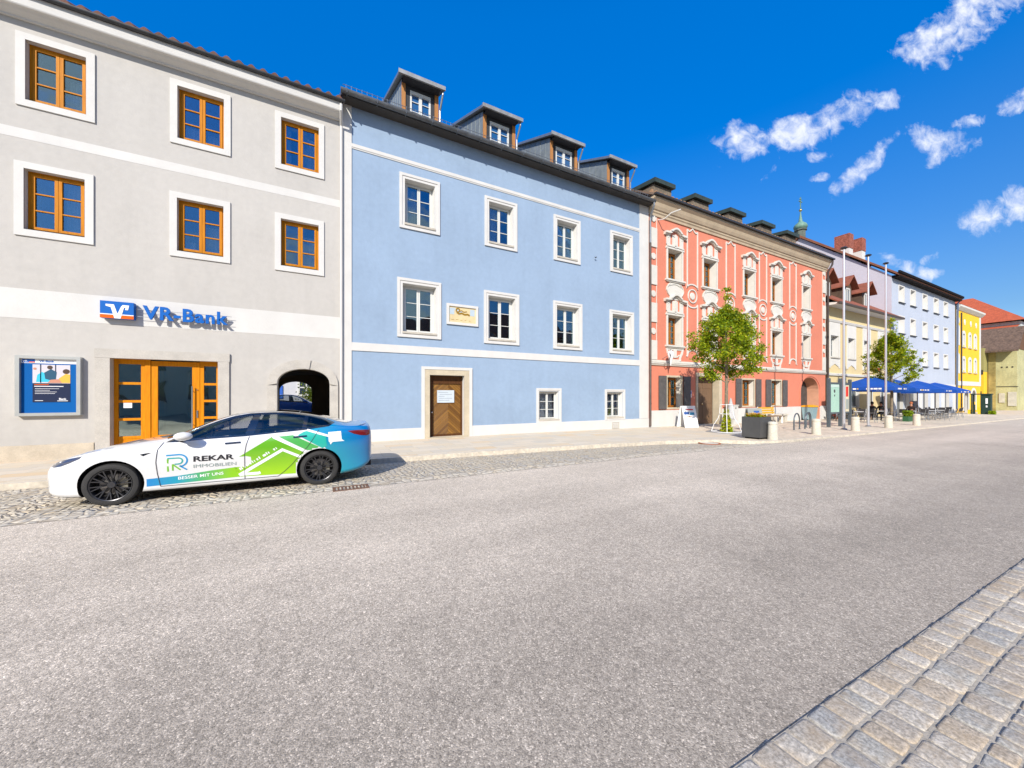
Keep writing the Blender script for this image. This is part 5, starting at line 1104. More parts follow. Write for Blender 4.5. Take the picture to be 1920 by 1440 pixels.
    m=MB(); cx_,cz_=1.10,.97; pts=[(cx_+.10*math.sin(a)*.35,-.38+.18*math.cos(a),cz_+.18*math.sin(a)) for a in [2*math.pi*i/20 for i in range(21)]]; m.tube(pts,.015,6); m.tube([(cx_,-.55,cz_),(cx_,-.21,cz_)],.02,6); m.tube([(cx_,-.38,cz_),(.95,-.38,.90)],.03,6); m.build('steering_wheel',M_under,t,smooth=True)
    m=MB(); m.box(.1,3.0,-.75,.75,.17,.30); m.build('floor_pan',M_under,t)
    m=MB(); m.box(-.862,-.838,-.26,.26,.36,.47); pl_=m.build('number_plate',M_swh,t); 
    m=MB(); m.box(-.864,-.861,-.26,-.22,.36,.47); m.build('plate_band',mat('plate_blue',(0,.03,.3),.4),pl_)
    m=MB(); m.box(3.845,3.87,-.26,.26,.70,.81); m.build('number_plate',M_swh,t)
    m=MB(); m.box(3.70,3.83,-.6,.6,.26,.36); m.build('diffuser',M_under,t)
    if livery:
        Lg,g=shader('livery_green'); tcx=g.n('ShaderNodeSeparateXYZ',{0:g.n('ShaderNodeTexCoord').outputs['Object']})
        n=g.m('MULTIPLY',g.m('SUBTRACT',tcx.outputs[0],1.6),.8,0,True); cc=g.mix(g.m('MULTIPLY',g.m('SUBTRACT',.8,tcx.outputs[2]),2.0,0,True),(.11,.36,.01,1),(.30,.56,.0,1))
        Lb=g.n('ShaderNodeBsdfPrincipled',{'Base Color':cc,'Roughness':.3,'Coat Weight':.8}); g.n('ShaderNodeOutputMaterial',{0:Lb.outputs[0]})
        Ls,g=shader('livery_stripe'); tcx=g.n('ShaderNodeSeparateXYZ',{0:g.n('ShaderNodeTexCoord').outputs['Object']}); r=g.n('ShaderNodeValToRGB',{0:g.m('MULTIPLY',g.m('SUBTRACT',tcx.outputs[0],.4),.9,0,True)}); e_=r.color_ramp.elements
        e_[0].color=(.0,.19,.50,1); e_[1].color=(.22,.50,.0,1); q=e_.new(.35); q.color=(.0,.28,.40,1); q=e_.new(.62); q.color=(.06,.36,.12,1)
        Lb=g.n('ShaderNodeBsdfPrincipled',{'Base Color':r.outputs[0],'Roughness':.3,'Coat Weight':.8}); g.n('ShaderNodeOutputMaterial',{0:Lb.outputs[0]})
        Lt=mat('livery_turquoise',(.02,.38,.30),.3,coat=.8); Lw=mat('livery_white',(.78,.79,.8),.3,coat=.8); Lk=mat('livery_black',(.02,.02,.025),.4); Lgr=mat('livery_grey',(.22,.28,.27),.4); Lg2=mat('livery_green_dark',(.07,.36,.08),.3,coat=.8)
        y_=-1
        project([[(.41,.385),(.80,.40),(1.25,.45),(1.58,.475),(1.66,.30),(.41,.262)]],'livery_stripe',Ls,t,.003,y_,.03,ymax=.74)
        project([[(1.62,.655),(2.10,.975),(2.70,.62),(2.66,.5),(2.60,.42),(2.53,.27),(1.62,.30),(1.55,.475),(1.70,.47),(1.80,.53),(1.79,.64),(1.72,.66)]],'livery_house',Lg,t,.003,y_,.03,ymax=.74)
        project([[(2.205,.975),(2.43,.99),(2.86,.755),(2.80,.70),(2.66,.70)]],'livery_roof_stripe',Lg2,t,.003,y_,.03,ymax=.74)
        project([[(2.51,.985),(2.60,1.04),(2.68,1.065),(2.98,.945),(3.0,.76),(2.92,.72)]],'livery_roof_stripe',Lt,t,.003,y_,.03,ymax=.74)
        project(strokes([(1.62,.325),(2.27,.735),(2.66,.525)],.055)+strokes([(1.64,.335),(1.90,.335),(1.93,.345)],.05)+strokes([(2.66,1.075),(2.82,1.02),(3.04,.945)],.04)+strokes([(2.12,.978),(2.70,.645)],.05),'livery_chevron',Lw,t,.006,y_,.03,ymax=.74)
        gl=[]; rr=random.Random(3); u=0
        while u<.66:
            L=rr.choice([.018,.026,.035]); 
            if not (.36<u<.40 or .54<u<.575): gl.append(u)
            u+=L+.008
        d=Vector((.65,.41)).normalized(); nn_=Vector((-d.y,d.x)); polys=[]
        for u in gl:
            p=Vector((1.64,.41))+d*u; q=p+d*rr.uniform(.012,.026); hh=rr.choice([.038,.038,.05]); polys.append([tuple(p),tuple(q),tuple(q+nn_*hh),tuple(p+nn_*hh)])
        project(polys,'livery_slogan_marks',Lw,t,.006,y_,None)
        project([[(3.02,1.02),(3.245,1.03),(3.26,.87),(3.31,.835),(3.10,.83),(3.06,.78),(3.045,.83),(3.03,.84)]],'livery_speech_panel',Lw,t,.005,y_,.03)
        # R emblem
        A=[(.665,.745),(.80,.755)]+[(.82+.10*math.sin(a),.665+.09*math.cos(a)) for a in [math.pi*i/10 for i in range(0,9)]]+[(.80,.575),(.915,.49)]
        project(strokes([(.655,.75),(.80,.755)]+[(.815+.105*math.sin(a),.655+.10*math.cos(a)) for a in [math.pi*i/10 for i in range(0,10)]]+[(.82,.57),(.915,.495)],.022),'livery_emblem',mat('emblem_blue',(.02,.24,.50),.3),t,.004,y_,None)
        project(strokes([(.67,.70),(.80,.70)]+[(.805+.055*math.sin(a),.65+.05*math.cos(a)) for a in [math.pi*i/8 for i in range(0,9)]]+[(.76,.60)],.020),'livery_emblem',mat('emblem_teal',(.03,.32,.30),.3),t,.004,y_,None)
        project(strokes([(.675,.69),(.675,.485)],.022)+strokes([(.735,.60),(.735,.495)],.020)+strokes([(.735,.60),(.83,.50)],.020),'livery_emblem',mat('emblem_green',(.16,.42,.03),.3),t,.004,y_,None)
        def dtext(body,x,z,h,wd,mt,bold=.0,rot=0,sy=None):
            V,F=textmesh(body,bold); xs_=[v[0] for v in V]; kx=wd/(max(xs_)-min(xs_)); k=h/CAPH; c,s_=math.cos(rot),math.sin(rot)
            P=[((v[0]-min(xs_))*kx,v[1]*k) for v in V]; P=[(x+a*c-b_*s_,z+a*s_+b_*c) for a,b_ in P]
            project([[P[i] for i in f] for f in F],'livery_lettering',mt,t,.005,y_,None)
        dtext('REKAR',1.0,.625,.082,.55,Lk,.03); dtext('IMMOBILIEN',1.0,.515,.055,.58,Lgr,0); dtext('BESSER MIT UNS',.80,.335,.048,.60,Lw,.012,rot=.045)
        project([[(.335,.79),(.375,.762),(.43,.79),(.475,.81),(.40,.803)]],'fender_badge',M_gloss,t,.005,y_,None)
    t.location=loc; t.rotation_euler=(0,0,rot); t.scale=scale
    return t
car=make_car('parked_car',(CX,CY,CZ),'white electric sedan with green and blue estate agent wrap, parked at kerb')
van=make_car('parked_car',(-3.6,29.5,-.02),'dark blue car glimpsed through the arched bank passage',mat('deep_blue_paint',(.005,.07,.30),.25,coat=1),False,rot=math.pi,scale=(1,1,1.22))
van.location=(-.4,29.5,-.02)
# ---------------------------------------------------------------- trees
def bark(n,c): return mat(n,c,.9,.3,6,.6,25,fine=.2,fscale=20)
def leafmat(n,c,tr):
    m,g=shader(n); oi=g.n('ShaderNodeTexCoord').outputs['Object']; nz=g.n('ShaderNodeTexNoise',{'Vector':oi,'Scale':2.3,'Detail':3.0}).outputs['Fac']
    f=g.n('ShaderNodeMapRange',{0:nz,1:.3,2:.7,3:0.0,4:1.0}).outputs[0]
    cc=g.mix(f,tuple(x*.75 for x in c)+(1,),tuple(min(1,x*1.25) for x in c)+(1,))
    d=g.n('ShaderNodeBsdfPrincipled',{'Base Color':cc,'Roughness':.5,'Specular IOR Level':.3}); t=g.n('ShaderNodeBsdfTranslucent',{0:(*tr,1)})
    g.n('ShaderNodeOutputMaterial',{0:g.n('ShaderNodeMixShader',{0:.38,1:d.outputs[0],2:t.outputs[0]}).outputs[0]}); return m
LM=[leafmat('leaf_green',(.23,.31,.008),(.44,.54,.01)),leafmat('leaf_dark',(.11,.18,.008),(.22,.33,.005)),leafmat('leaf_yellow',(.40,.41,.012),(.62,.60,.015))]
def tree(x,y,h,cb,rad,seed,label,trunkw=.09,top=1.0,nl=20000,ls=.105):
    t=thing('young_street_tree',(x,y,gz(x)),label,'tree','young trees on the pavement'); r=random.Random(seed); z0=gz(x)
    m=MB(); lean=r.uniform(-.05,.05)
    m.tube([(x,y,z0-.05),(x+lean*.3,y,z0+1.2),(x+lean,y,z0+cb),(x+lean*1.5,y,z0+h*.6),(x+lean*2,y+.05,z0+h*.92)],[trunkw,trunkw*.85,trunkw*.75,trunkw*.45,.015],9)
    tips=[]
    nb_=26
    for k in range(nb_):
        f=k/nb_; zz=z0+cb+.05+(h-cb)*.70*f; a=k*2.4+r.uniform(-.4,.4); e=(1-(f-.22)/.78)**.75*1.0 if f>.22 else .72+f*1.25
        L=rad*max(.22,e)*r.uniform(.72,1.05); up=r.uniform(.8,1.4)*L*(.75 if f<.15 else 1)
        p0=Vector((x+lean*(1+f),y,zz)); p1=p0+Vector((math.cos(a)*L*.5,math.sin(a)*L*.5,up*.35)); p2=p0+Vector((math.cos(a)*L,math.sin(a)*L,up))
        m.tube([p0,p1,p2],[.030*(1-f*.5),.018,.005],5); tips+= [(p1,.8),(p2,1),((p1+p2)/2,1)]
        for q in range(3):
            a2=a+r.uniform(-1,1); p3=p1+Vector((math.cos(a2)*L*.45,math.sin(a2)*L*.45,r.uniform(.05,.5)*L)); m.tube([p1,p3],[.012,.004],4); tips+=[(p3,.9),((p1+p3)/2,.8)]
    tips+=[(Vector((x+lean*2,y,z0+h*q)),.7) for q in (.8,.86,.92,.97)]
    m.build('trunk',bark('bark',(.20,.16,.11)),t,smooth=True)
    c=MB(); per=nl//len(tips)
    for p,sz in tips:
        cr=.22*sz*rad/1.7*r.uniform(.6,1.3); 
        for i in range(per):
            d=Vector((r.gauss(0,1),r.gauss(0,1),r.gauss(0,.85)))*cr*.62; q=p+d
            L=ls*r.uniform(.6,1.25); u=Vector((r.gauss(0,1),r.gauss(0,1),r.gauss(0,.7)-.3)).normalized(); v=u.orthogonal().normalized(); v=(Matrix.Rotation(r.uniform(0,6.28),3,u)@v)*L*.36
            a_=q-u*L*.5; b_=q+u*L*.5
            o=len(c.v); c.v+=[tuple(a_),tuple(q+v),tuple(b_),tuple(q-v)]; c.f.append([o,o+1,o+2,o+3]); c.mi.append(r.choices([0,1,2],[5,3,3])[0])
    c.build('crown',LM,t,recalc=False)
    return t
t1=tree(16.58,10.2,6.9,2.15,1.62,5,'young street tree in a white guard before the red house')
t2=tree(36.0,10.2,7.5,2.2,1.7,8,'young street tree growing beside the blue cafe parasols',nl=13000,ls=.125)
# tree guard and climber at its foot
gd=thing('tree_guard',(16.58,10.2,0),'white curved metal guard around the foot of the nearer tree','tree guard')
mb=MB(); c0=Vector((16.58,10.2,gz(16.6)+.03))
for k in range(4):
    a=k*math.pi/2+.6; d=Vector((math.cos(a),math.sin(a),0)); mb.tube([c0+d*.62,c0+d*.58+Vector((0,0,.10)),c0+d*.50+Vector((0,0,.35)),c0+d*.34+Vector((0,0,.62)),c0+d*.27+Vector((0,0,.85)),c0+d*.25+Vector((0,0,1.30))],.013,6)
for r_,z in ((.26,1.28),(.27,.85)): mb.tube([c0+Vector((r_*math.cos(a),r_*math.sin(a),z)) for a in [2*math.pi*i/20 for i in range(21)]],.011,5,cap=False)
mb.tube([c0+Vector((.60*math.cos(a),.60*math.sin(a),.02)) for a in [2*math.pi*i/28 for i in range(29)]],.016,6,cap=False)
mb.build('guard_frame',M_swh,gd,smooth=True)
pit=MB(); pit.lathe([(.001,c0.z+.015),(.82,c0.z+.015),(.86,c0.z+.0),(.86,c0.z-.05)],(16.58,10.2,0),28); tag(pit.build('tree_grate',mat('grate_grey',(.25,.24,.23),.7,.2,8)),'round grey grate on the pavement under the nearer tree','grate')
cl=MB(); r=random.Random(2)
for i in range(700):
    h=r.random()**1.3; z=h*1.1; w2=.22*(1-h)+.07; a=r.uniform(0,6.28); q=c0+Vector((math.cos(a)*w2*r.random()**.5,math.sin(a)*w2*r.random()**.5,z)); L=.09; u=Vector((r.gauss(0,1),r.gauss(0,1),r.gauss(0,1))).normalized(); v=u.orthogonal()*L*.4
    o=len(cl.v); cl.v+=[tuple(q-u*L/2),tuple(q+v),tuple(q+u*L/2),tuple(q-v)]; cl.f.append([o,o+1,o+2,o+3]); cl.mi.append(r.choice([0,2,2]))
tag(cl.build('climbing_plant',LM,recalc=False),'yellow green climbing plant around the nearer tree trunk base','plant')
# ---------------------------------------------------------------- street furniture
def bx(m,x0,x1,y0,y1,z0,z1,mi=0): m.box(x0,x1,y0,y1,z0,z1,mi)
M_anth=mat('anthracite_metal',(.085,.085,.085),.45,.1,3,metal=.3); M_post=mat('blue_grey_post',(.095,.115,.13),.45,.1,3,metal=.3)
pln=thing('planter_box',(14.67,7.75,gz(14.7)+.03),'square dark grey metal planter with yellow flowers near road edge','planter'); z0=gz(14.7)+.03
bm=bmesh.new(); bmesh.ops.create_cube(bm,size=1,matrix=Matrix.Translation((15.08,8.08,z0+.46))@Matrix.Diagonal((.80,.68,.80,1))); bmesh.ops.bevel(bm,geom=bm.edges[:],offset=.012,segments=2,affect='EDGES')
tf=[f for f in bm.faces if f.normal.z>.9 and f.calc_area()>.3]; r_=bmesh.ops.inset_region(bm,faces=tf,thickness=.03); bmesh.ops.translate(bm,verts=tf[0].verts[:],vec=(0,0,-.08))
me=bpy.data.meshes.new('box'); bm.to_mesh(me); bm.free(); me.transform(Matrix.Translation(-ORG[pln.name])); me.materials.append(M_anth); o=bpy.data.objects.new('box',me); COL.objects.link(o); o.parent=pln
mb=MB(); mb.box(14.76,15.40,7.82,8.34,z0,z0+.06); mb.build('plinth',M_under,pln)
mb=MB(); mb.box(14.72,15.44,7.78,8.38,z0+.74,z0+.80); mb.build('soil',mat('soil',(.05,.035,.02),.95),pln)
def flowers(name,parent,cx,cy,cz,rx,ry,n,fm,seed):
    r=random.Random(seed); m=MB()
    for i in range(n):
        x=cx+r.uniform(-rx,rx); y=cy+r.uniform(-ry,ry); z=cz+r.uniform(.02,.16)
        for k in range(6):
            a=k*1.047+r.random(); u=Vector((math.cos(a),math.sin(a),r.uniform(-.1,.5)))*.045; v=Vector((-math.sin(a),math.cos(a),0))*.024; p=Vector((x,y,z)); o=len(m.v); m.v+=[tuple(p),tuple(p+u*.6+v),tuple(p+u),tuple(p+u*.6-v)]; m.f.append([o,o+1,o+2,o+3]); m.mi.append(0)
        for k in range(5):
            a=r.uniform(0,6.28); p=Vector((x,y,z-.08)); u=Vector((math.cos(a),math.sin(a),r.uniform(0,.8)))*.06; v=u.orthogonal()*.3; o=len(m.v); m.v+=[tuple(p),tuple(p+u*.5+v),tuple(p+u),tuple(p+u*.5-v)]; m.f.append([o,o+1,o+2,o+3]); m.mi.append(1)
    return m.build(name,[fm,LM[0]],parent,recalc=False)
flowers('flowers',pln,15.0,8.05,z0+.84,.28,.24,170,mat('yellow_petals',(.85,.50,.01),.6),3)
M_conc=mat('pale_concrete',(.56,.52,.43),.85,.12,4,.3,40,fine=.1,fscale=20)
bl=[(15.2,7.56,'pale concrete bollard hidden behind the dark planter'),(19.3,7.85,'pale concrete bollard nearest the bicycle stands'),(23.35,7.9,'pale concrete bollard beside the info board, between the first flagpoles'),(27.64,7.95,'pale concrete bollard beside the third flagpole'),(32.0,7.98,'farthest pale concrete bollard, before the cafe chairs')]
mb=MB(); mb.lathe([(.175,0),(.17,.05),(.155,.58),(.15,.62),(.163,.625),(.163,.67),(.145,.705),(.09,.725),(.001,.73)],(0,0,0),20)
b0=mb.build('bollard',M_conc,smooth=True); gb='concrete bollards along the plaza kerb'
for i,(x,y,l) in enumerate(bl):
    o=b0 if i==0 else b0.copy()
    if i: COL.objects.link(o)
    o.location=(x,y,gz(x)+.0); tag(o,l,'bollard',gb)
M_pole=mat('flagpole_aluminium',(.66,.67,.70),.35,metal=.7)
for i,(x,y,h,l) in enumerate([(23.78,8.5,9.4,'tall bare aluminium flagpole nearest the camera, leftmost of three'),(27.83,8.85,9.9,'tall bare aluminium flagpole in the middle of three'),(31.85,9.29,10.3,'tall bare aluminium flagpole passing before the farther tree')]):
    f=thing('flagpole',(x,y,gz(x)),l,'flagpole','flagpoles along the plaza'); z=gz(x)
    mb=MB(); mb.tube([(x,y,z),(x,y,z+h*.5),(x,y,z+h)],[.06,.052,.042],12); mb.build('pole',M_pole,f,smooth=True)
    mb=MB(); mb.lathe([(.001,z+h+.10),(.10,z+h+.08),(.16,z+h+.02),(.08,z+h-.03),(.05,z+h-.05)],(x,y,0),12); mb.box(x-.2,x+.2,y-.03,y+.03,z+h+.0,z+h+.05); mb.build('cap',M_dmetal,f,smooth=True)
    mb=MB(); mb.lathe([(.14,z),(.14,z+.06),(.09,z+.10)],(x,y,0),12); mb.build('base_plate',M_metal,f)
# bicycle stands
mb=MB(); mb.tube([(-.42,0,0),(-.42,0,.45)]+[(-.42*math.cos(math.pi*i/12),0,.45+.38*math.sin(math.pi*i/12)) for i in range(1,12)]+[(.42,0,.45),(.42,0,0)],.032,8)
for s in (-.42,.42): mb.lathe([(.001,.012),(.075,.012),(.075,0)],(s,0,0),10)
h0=mb.build('bicycle_stand',M_post,smooth=True)
for i,(x,y,l) in enumerate([(21.45,9.55,'dark hoop bicycle stand closest to the planter'),(22.65,9.6,'middle dark hoop bicycle stand of the three'),(23.95,10.1,'dark hoop bicycle stand closest to the info board')]):
    o=h0 if i==0 else h0.copy()
    if i: COL.objects.link(o)
    o.location=(x,y,gz(x)+.02); o.rotation_euler=(0,0,.15); tag(o,l,'bike stand','hoop bicycle stands')
# info boards
def board(x0,x1,y,label,kind):
    z=gz(x0); t=thing('information_board',((x0+x1)/2,y,z),label,'info board')
    for x in (x0,x1): 
        m=MB(); m.box(x-.07,x+.07,y-.07,y+.07,z,z+2.75); m.lathe([(.001,z+2.80),(.08,z+2.78),(.09,z+2.75)],(x,y,0),8); m.build('post',M_post,t)
    m=MB(); frame_ring(m,x0+.07,x1-.07,z+.75,z+2.55,.10,y-.04,y+.04); fr=m.build('frame',M_post,t)
    m=MB(); m.box(x0+.17,x1-.17,y-.02,y+.02,z+.85,z+2.45,0)
    if kind==0:
        m.box(x0+.2,x1-.2,y-.026,y-.02,z+2.28,z+2.42,1); m.lathe([(.001,-.027),(.10,-.024),(.1,-.02)],((x0+x1)/2-.05,y,z+2.05),12,'y',2); m.prism([((x0+x1)/2-.12,z+1.85),((x0+x1)/2+.04,z+1.85),((x0+x1)/2-.04,z+1.72)],y-.026,y-.02,2)
        m.build('panel',[mat('mint_glass',(.36,.56,.45),.15,.05,3),mat('mint_strip',(.5,.62,.55),.4),M_anth],fr)
    else:
        m.box((x0+x1)/2+.05,(x0+x1)/2+.35,y-.026,y-.02,z+1.75,z+2.35,1); m.box(x0+.22,x0+.45,y-.026,y-.02,z+1.2,z+1.42,2); m.box((x0+x1)/2+.05,x1-.22,y-.026,y-.02,z+1.0,z+1.6,3)
        m.build('panel',[mat('board_cream',(.62,.55,.38),.5),mat('board_red',(.62,.02,.01),.5),mat('board_orange',(.7,.25,.01),.5),mat('board_grey',(.3,.33,.3),.5)],fr)
board(25.1,26.5,9.64,'dark framed information board with mint green glass panel',0)
board(26.95,28.2,9.8,'dark framed notice board with cream sheet and red panel',1)
# A boards
def aboard(x,y,w2,h,rot,label,white=True):
    t=bpy.data.objects.new('sandwich_board',None); COL.objects.link(t); ORG[t.name]=Vector((0,0,0)); tag(t,label,'sandwich board')
    for s in (-1,1):
        m=MB(); a=.32*s
        m.add([(-w2,a*1.0,0),(w2,a,0),(w2,a*.12,h),(-w2,a*.12,h),(-w2,a+.03*s,0),(w2,a+.03*s,0),(w2,a*.12+.03*s,h),(-w2,a*.12+.03*s,h)],[(0,1,2,3),(4,5,6,7),(0,1,5,4),(1,2,6,5),(2,3,7,6),(3,0,4,7)])
        pn=m.build('panel',M_swh if white else mat('grey_board',(.25,.27,.26),.6),t)
        if s<0:
            def q(x0,x1,z0,z1): 
                f=lambda z:a*(1-.88*z/h)-.034; return [(x0,f(z0),z0),(x1,f(z0),z0),(x1,f(z1),z1),(x0,f(z1),z1)]
            m=MB(); k=w2*.85
            def rq(x0,x1,z0,z1,mi): m.add(q(x0,x1,z0,z1),[(0,1,2,3)],mi)
            if white: rq(-k*.5,k*.7,h*.80,h*.86,0); rq(-k,-k*.1,h*.60,h*.72,1); rq(0,k*.8,h*.58,h*.70,2); rq(-k*.7,k*.3,h*.48,h*.52,3)
            else: rq(-k*.8,k*.8,h*.05,h*.5,3); rq(-k*.2,k*.7,h*.70,h*.90,1); rq(-k*.8,k*.8,h*.52,h*.56,4)
            m.build('print',[mat('print_red',(.6,.05,.04),.5),mat('print_blue',(.03,.09,.3),.5),mat('print_cyan',(.05,.3,.5),.5),mat('print_tan',(.6,.35,.2),.5),M_swh],pn)
    t.location=(x,y,gz(x)+.02); t.rotation_euler=(0,0,rot); return t
aboard(17.5,12.9,.42,1.15,-.25,'white sandwich board with small poster leaning near shuttered window')
aboard(18.6,10.1,.34,1.1,-.5,'grey sandwich board with blue dot behind the planter',False)
# bench, stone bench, utility cabinet, folded parasol, bins
bn=thing('park_bench',(25.35,12.6,gz(25)),'slatted bench with yellow wooden backrest before the red house','bench'); z=gz(23)
m=MB(); 
for k in range(3): m.box(24.45,26.25,12.95+.02*k,12.99+.02*k,z+.60+k*.15,z+.72+k*.15)
m.build('backrest',wood('yellow_slats',(.62,.33,.03),(.72,.42,.05),axis='X'),bn)
m=MB()
for k in range(4): m.box(24.45,26.25,12.42+k*.13,12.53+k*.13,z+.44,z+.48)
m.build('seat',mat('brown_seat_slats',(.20,.12,.06),.6),bn)
for x in (24.55,26.15): 
    m=MB(); m.box(x-.03,x+.03,12.42,12.5,z,z+.44); m.add([(x-.03,12.9,z),(x+.03,12.9,z),(x+.03,13.06,z+1.05),(x-.03,13.06,z+1.05),(x-.03,12.96,z),(x+.03,12.96,z),(x+.03,13.1,z+1.05),(x-.03,13.1,z+1.05)],[(0,1,2,3),(4,5,6,7),(0,1,5,4),(1,2,6,5),(2,3,7,6),(3,0,4,7)]); m.build('leg',M_swh,bn)
m=MB(); m.box(26.5,28.1,13.0,13.5,z+.42,z+.52); m.box(26.55,26.8,13.05,13.45,z-.08,z+.42); m.box(27.8,28.05,13.05,13.45,z-.08,z+.42); tag(m.build('stone_bench',M_conc),'low stone bench standing against the white plinth of the red house','bench')
m=MB(); m.box(22.0,22.5,13.1,13.6,gz(22)-.05,gz(22)+1.15,0); m.box(21.97,22.53,13.07,13.63,gz(22)+1.15,gz(22)+1.2,0); m.lathe([(.001,-.01),(.05,-.005),(.05,0)],(22.25,13.1,gz(22)+1.0),10,'y',1); tag(m.build('utility_cabinet',[mat('cabinet_white',(.55,.54,.5),.6,.06,3),M_dmetal]),'white utility cabinet beside the bench and door','cabinet')
ps=thing('folded_parasol',(20.9,12.6,gz(20.9)),'folded pale grey parasol beside the brown double door','parasol'); z=gz(20.9)
m=MB(); m.tube([(20.9,12.6,z),(20.9,12.6,z+1.6)],.025,6); m.build('pole',M_metal,ps)
m=MB(); m.lathe([(.02,z+1.62),(.06,z+1.5),(.16,z+1.0),(.25,z+.45),(.20,z+.35),(.03,z+.34)],(20.9,12.6,0),9); m.build('canopy',mat('grey_canvas',(.42,.42,.42),.8,.1,6),ps)
m=MB(); m.lathe([(.26,z),(.26,z+.07),(.04,z+.10)],(20.9,12.6,0),12); m.build('base',M_conc,ps)
wb=thing('waste_bin',(31.9,13.2,gz(32)),'wheeled bin with yellow lid inside the dark archway','bin'); z=gz(32)
m=MB(); m.add([(31.55,13.1,z+.08),(32.15,13.1,z+.08),(32.15,13.65,z+.08),(31.55,13.65,z+.08),(31.5,13.0,z+1.0),(32.2,13.0,z+1.0),(32.2,13.72,z+1.0),(31.5,13.72,z+1.0)],[(0,1,2,3),(4,5,6,7),(0,1,5,4),(1,2,6,5),(2,3,7,6),(3,0,4,7)]); m.build('tub',mat('bin_blue_grey',(.22,.33,.36),.5),wb)
m=MB(); m.run([(12.97,z+1.0),(13.75,z+1.0),(13.72,z+1.1),(13.3,z+1.16),(12.97,z+1.08)],31.47,32.23); m.build('lid',mat('bin_yellow',(.75,.35,.01),.4),wb)
for x in (31.6,32.1): m=MB(); m.lathe([(.001,-.03),(.10,-.03),(.10,.03),(.001,.03)],(x,13.65,z+.10),12,'x'); m.build('wheel',M_under,wb)
fp=thing('flower_pot',(36.0,13.3,gz(36)),'pot of orange flowers at the corner of the cream house','plant'); z=gz(36)
m=MB(); m.lathe([(.001,z),(.16,z),(.22,z+.4),(.19,z+.4),(.17,z+.36),(.001,z+.36)],(36.0,13.3,0),12); m.build('pot',mat('terracotta',(.35,.13,.06),.8),fp)
flowers('blossoms',fp,36.0,13.3,z+.6,.22,.22,50,mat('orange_petals',(.85,.22,.01),.6),5); flowers('foliage',fp,36.0,13.3,z+.4,.2,.2,50,LM[0],6)
# manhole and drain
m=MB(); m.lathe([(.001,.0),(.30,.0),(.30,-.02)],(12.55,8.35,gz(12.5)-.046),24,mi=0); 
m.lathe([(.30,0),(.38,0),(.38,-.02)],(12.55,8.35,gz(12.5)-.044),24,mi=1); tag(m.build('manhole_cover',[M_conc,mat('rusty_ring',(.32,.10,.04),.7,.3,8)]),'rust rimmed round manhole cover in the cobbles before the planter','manhole')
m=MB(); frame_ring(m,0,0,0,0,.0,0,0) if False else None
m.box(.10,.15,7.10,7.42,-.06,-.030); m.box(.66,.71,7.10,7.42,-.06,-.030); m.box(.15,.66,7.10,7.14,-.06,-.030); m.box(.15,.66,7.38,7.42,-.06,-.030)
for k in range(8): m.box(.18+k*.062,.21+k*.062,7.14,7.38,-.06,-.031)
m.box(.15,.66,7.14,7.38,-.07,-.055,1); tag(m.build('drain_grate',[mat('rusty_iron',(.16,.085,.05),.7,.4,12,.3),M_dark]),'rusty iron drain grate in the kerb stones behind the car','drain')
# ---------------------------------------------------------------- cafe
M_canvas=mat('blue_canvas',(.002,.062,.33),.75,.12,1.5,.2,12)
def parasol(x,y,s,rot,label,words):
    z=gz(x); t=bpy.data.objects.new('cafe_parasol',None); COL.objects.link(t); ORG[t.name]=Vector((0,0,0)); tag(t,label,'parasol','open blue cafe parasols')
    m=MB(); m.tube([(0,0,0),(0,0,3.2)],.035,8); m.build('pole',mat('parasol_pole',(.18,.12,.08),.5),t,smooth=True)
    m=MB(); top=(0,0,3.28); n=8; rim=[]
    c4=[(-s,-s),(0,-s*1.0),(s,-s),(s,0),(s,s),(0,s),(-s,s),(-s,0)]
    for i in range(8):
        a=c4[i]; b=c4[(i+1)%8]; za=2.48 if i%2==0 else 2.50; zb_=2.48 if i%2 else 2.50
        am=(a[0]*.5,a[1]*.5,2.90 if i%2==0 else 2.92); bm_=(b[0]*.5,b[1]*.5,2.90 if i%2 else 2.92)
        m.add([top,am,bm_],[(0,1,2)],0); m.add([am,(a[0],a[1],za),(b[0],b[1],zb_),bm_],[(0,1,2,3)],0)
        m.add([(a[0],a[1],za),(a[0]*1.01,a[1]*1.01,za-.26),(b[0]*1.01,b[1]*1.01,zb_-.26),(b[0],b[1],zb_)],[(0,1,2,3)],0)
    cp=m.build('canopy',M_canvas,t,recalc=False)
    m=MB(); rr=random.Random(int(x)); u=-s*.6
    while u<s*.6:          # illegible sponsor marks on the front and left valance
        L=rr.uniform(.08,.22); mi=rr.choice([0,0,1])
        if rr.random()<.75: m.quad((u,-s*1.012-.006,2.30),(u+L,-s*1.012-.006,2.30),(u+L,-s*1.012-.006,2.40),(u,-s*1.012-.006,2.40),mi); m.quad((-s*1.012-.006,u,2.30),(-s*1.012-.006,u+L,2.30),(-s*1.012-.006,u+L,2.40),(-s*1.012-.006,u,2.40),mi)
        u+=L+.04
    m.build('valance_print',[M_swh,mat('valance_gold',(.55,.38,.12),.6)],cp,recalc=False)
    m=MB()
    for c in c4: m.tube([(0,0,3.1),(c[0],c[1],2.47)],.012,4)
    for c in c4: m.tube([(0,0,2.2),(c[0]*.5,c[1]*.5,2.85)],.010,4)
    m.build('ribs',M_metal,t)
    m=MB(); m.box(-.4,.4,-.4,.4,0,.08); m.build('base',M_conc,t)
    t.location=(x,y,z); t.rotation_euler=(0,0,rot); return t
parasol(35.4,11.1,1.55,.05,'open blue parasol nearest the info boards','Adler')
parasol(41.2,11.6,1.7,.0,'open blue parasol behind the farther tree','Adler')
parasol(46.3,11.5,1.75,.08,'open blue parasol before the pale blue house, second from the far end','Adler')
parasol(52.6,11.9,1.8,-.03,'farthest open blue parasol beside the drainpipe','Adler')
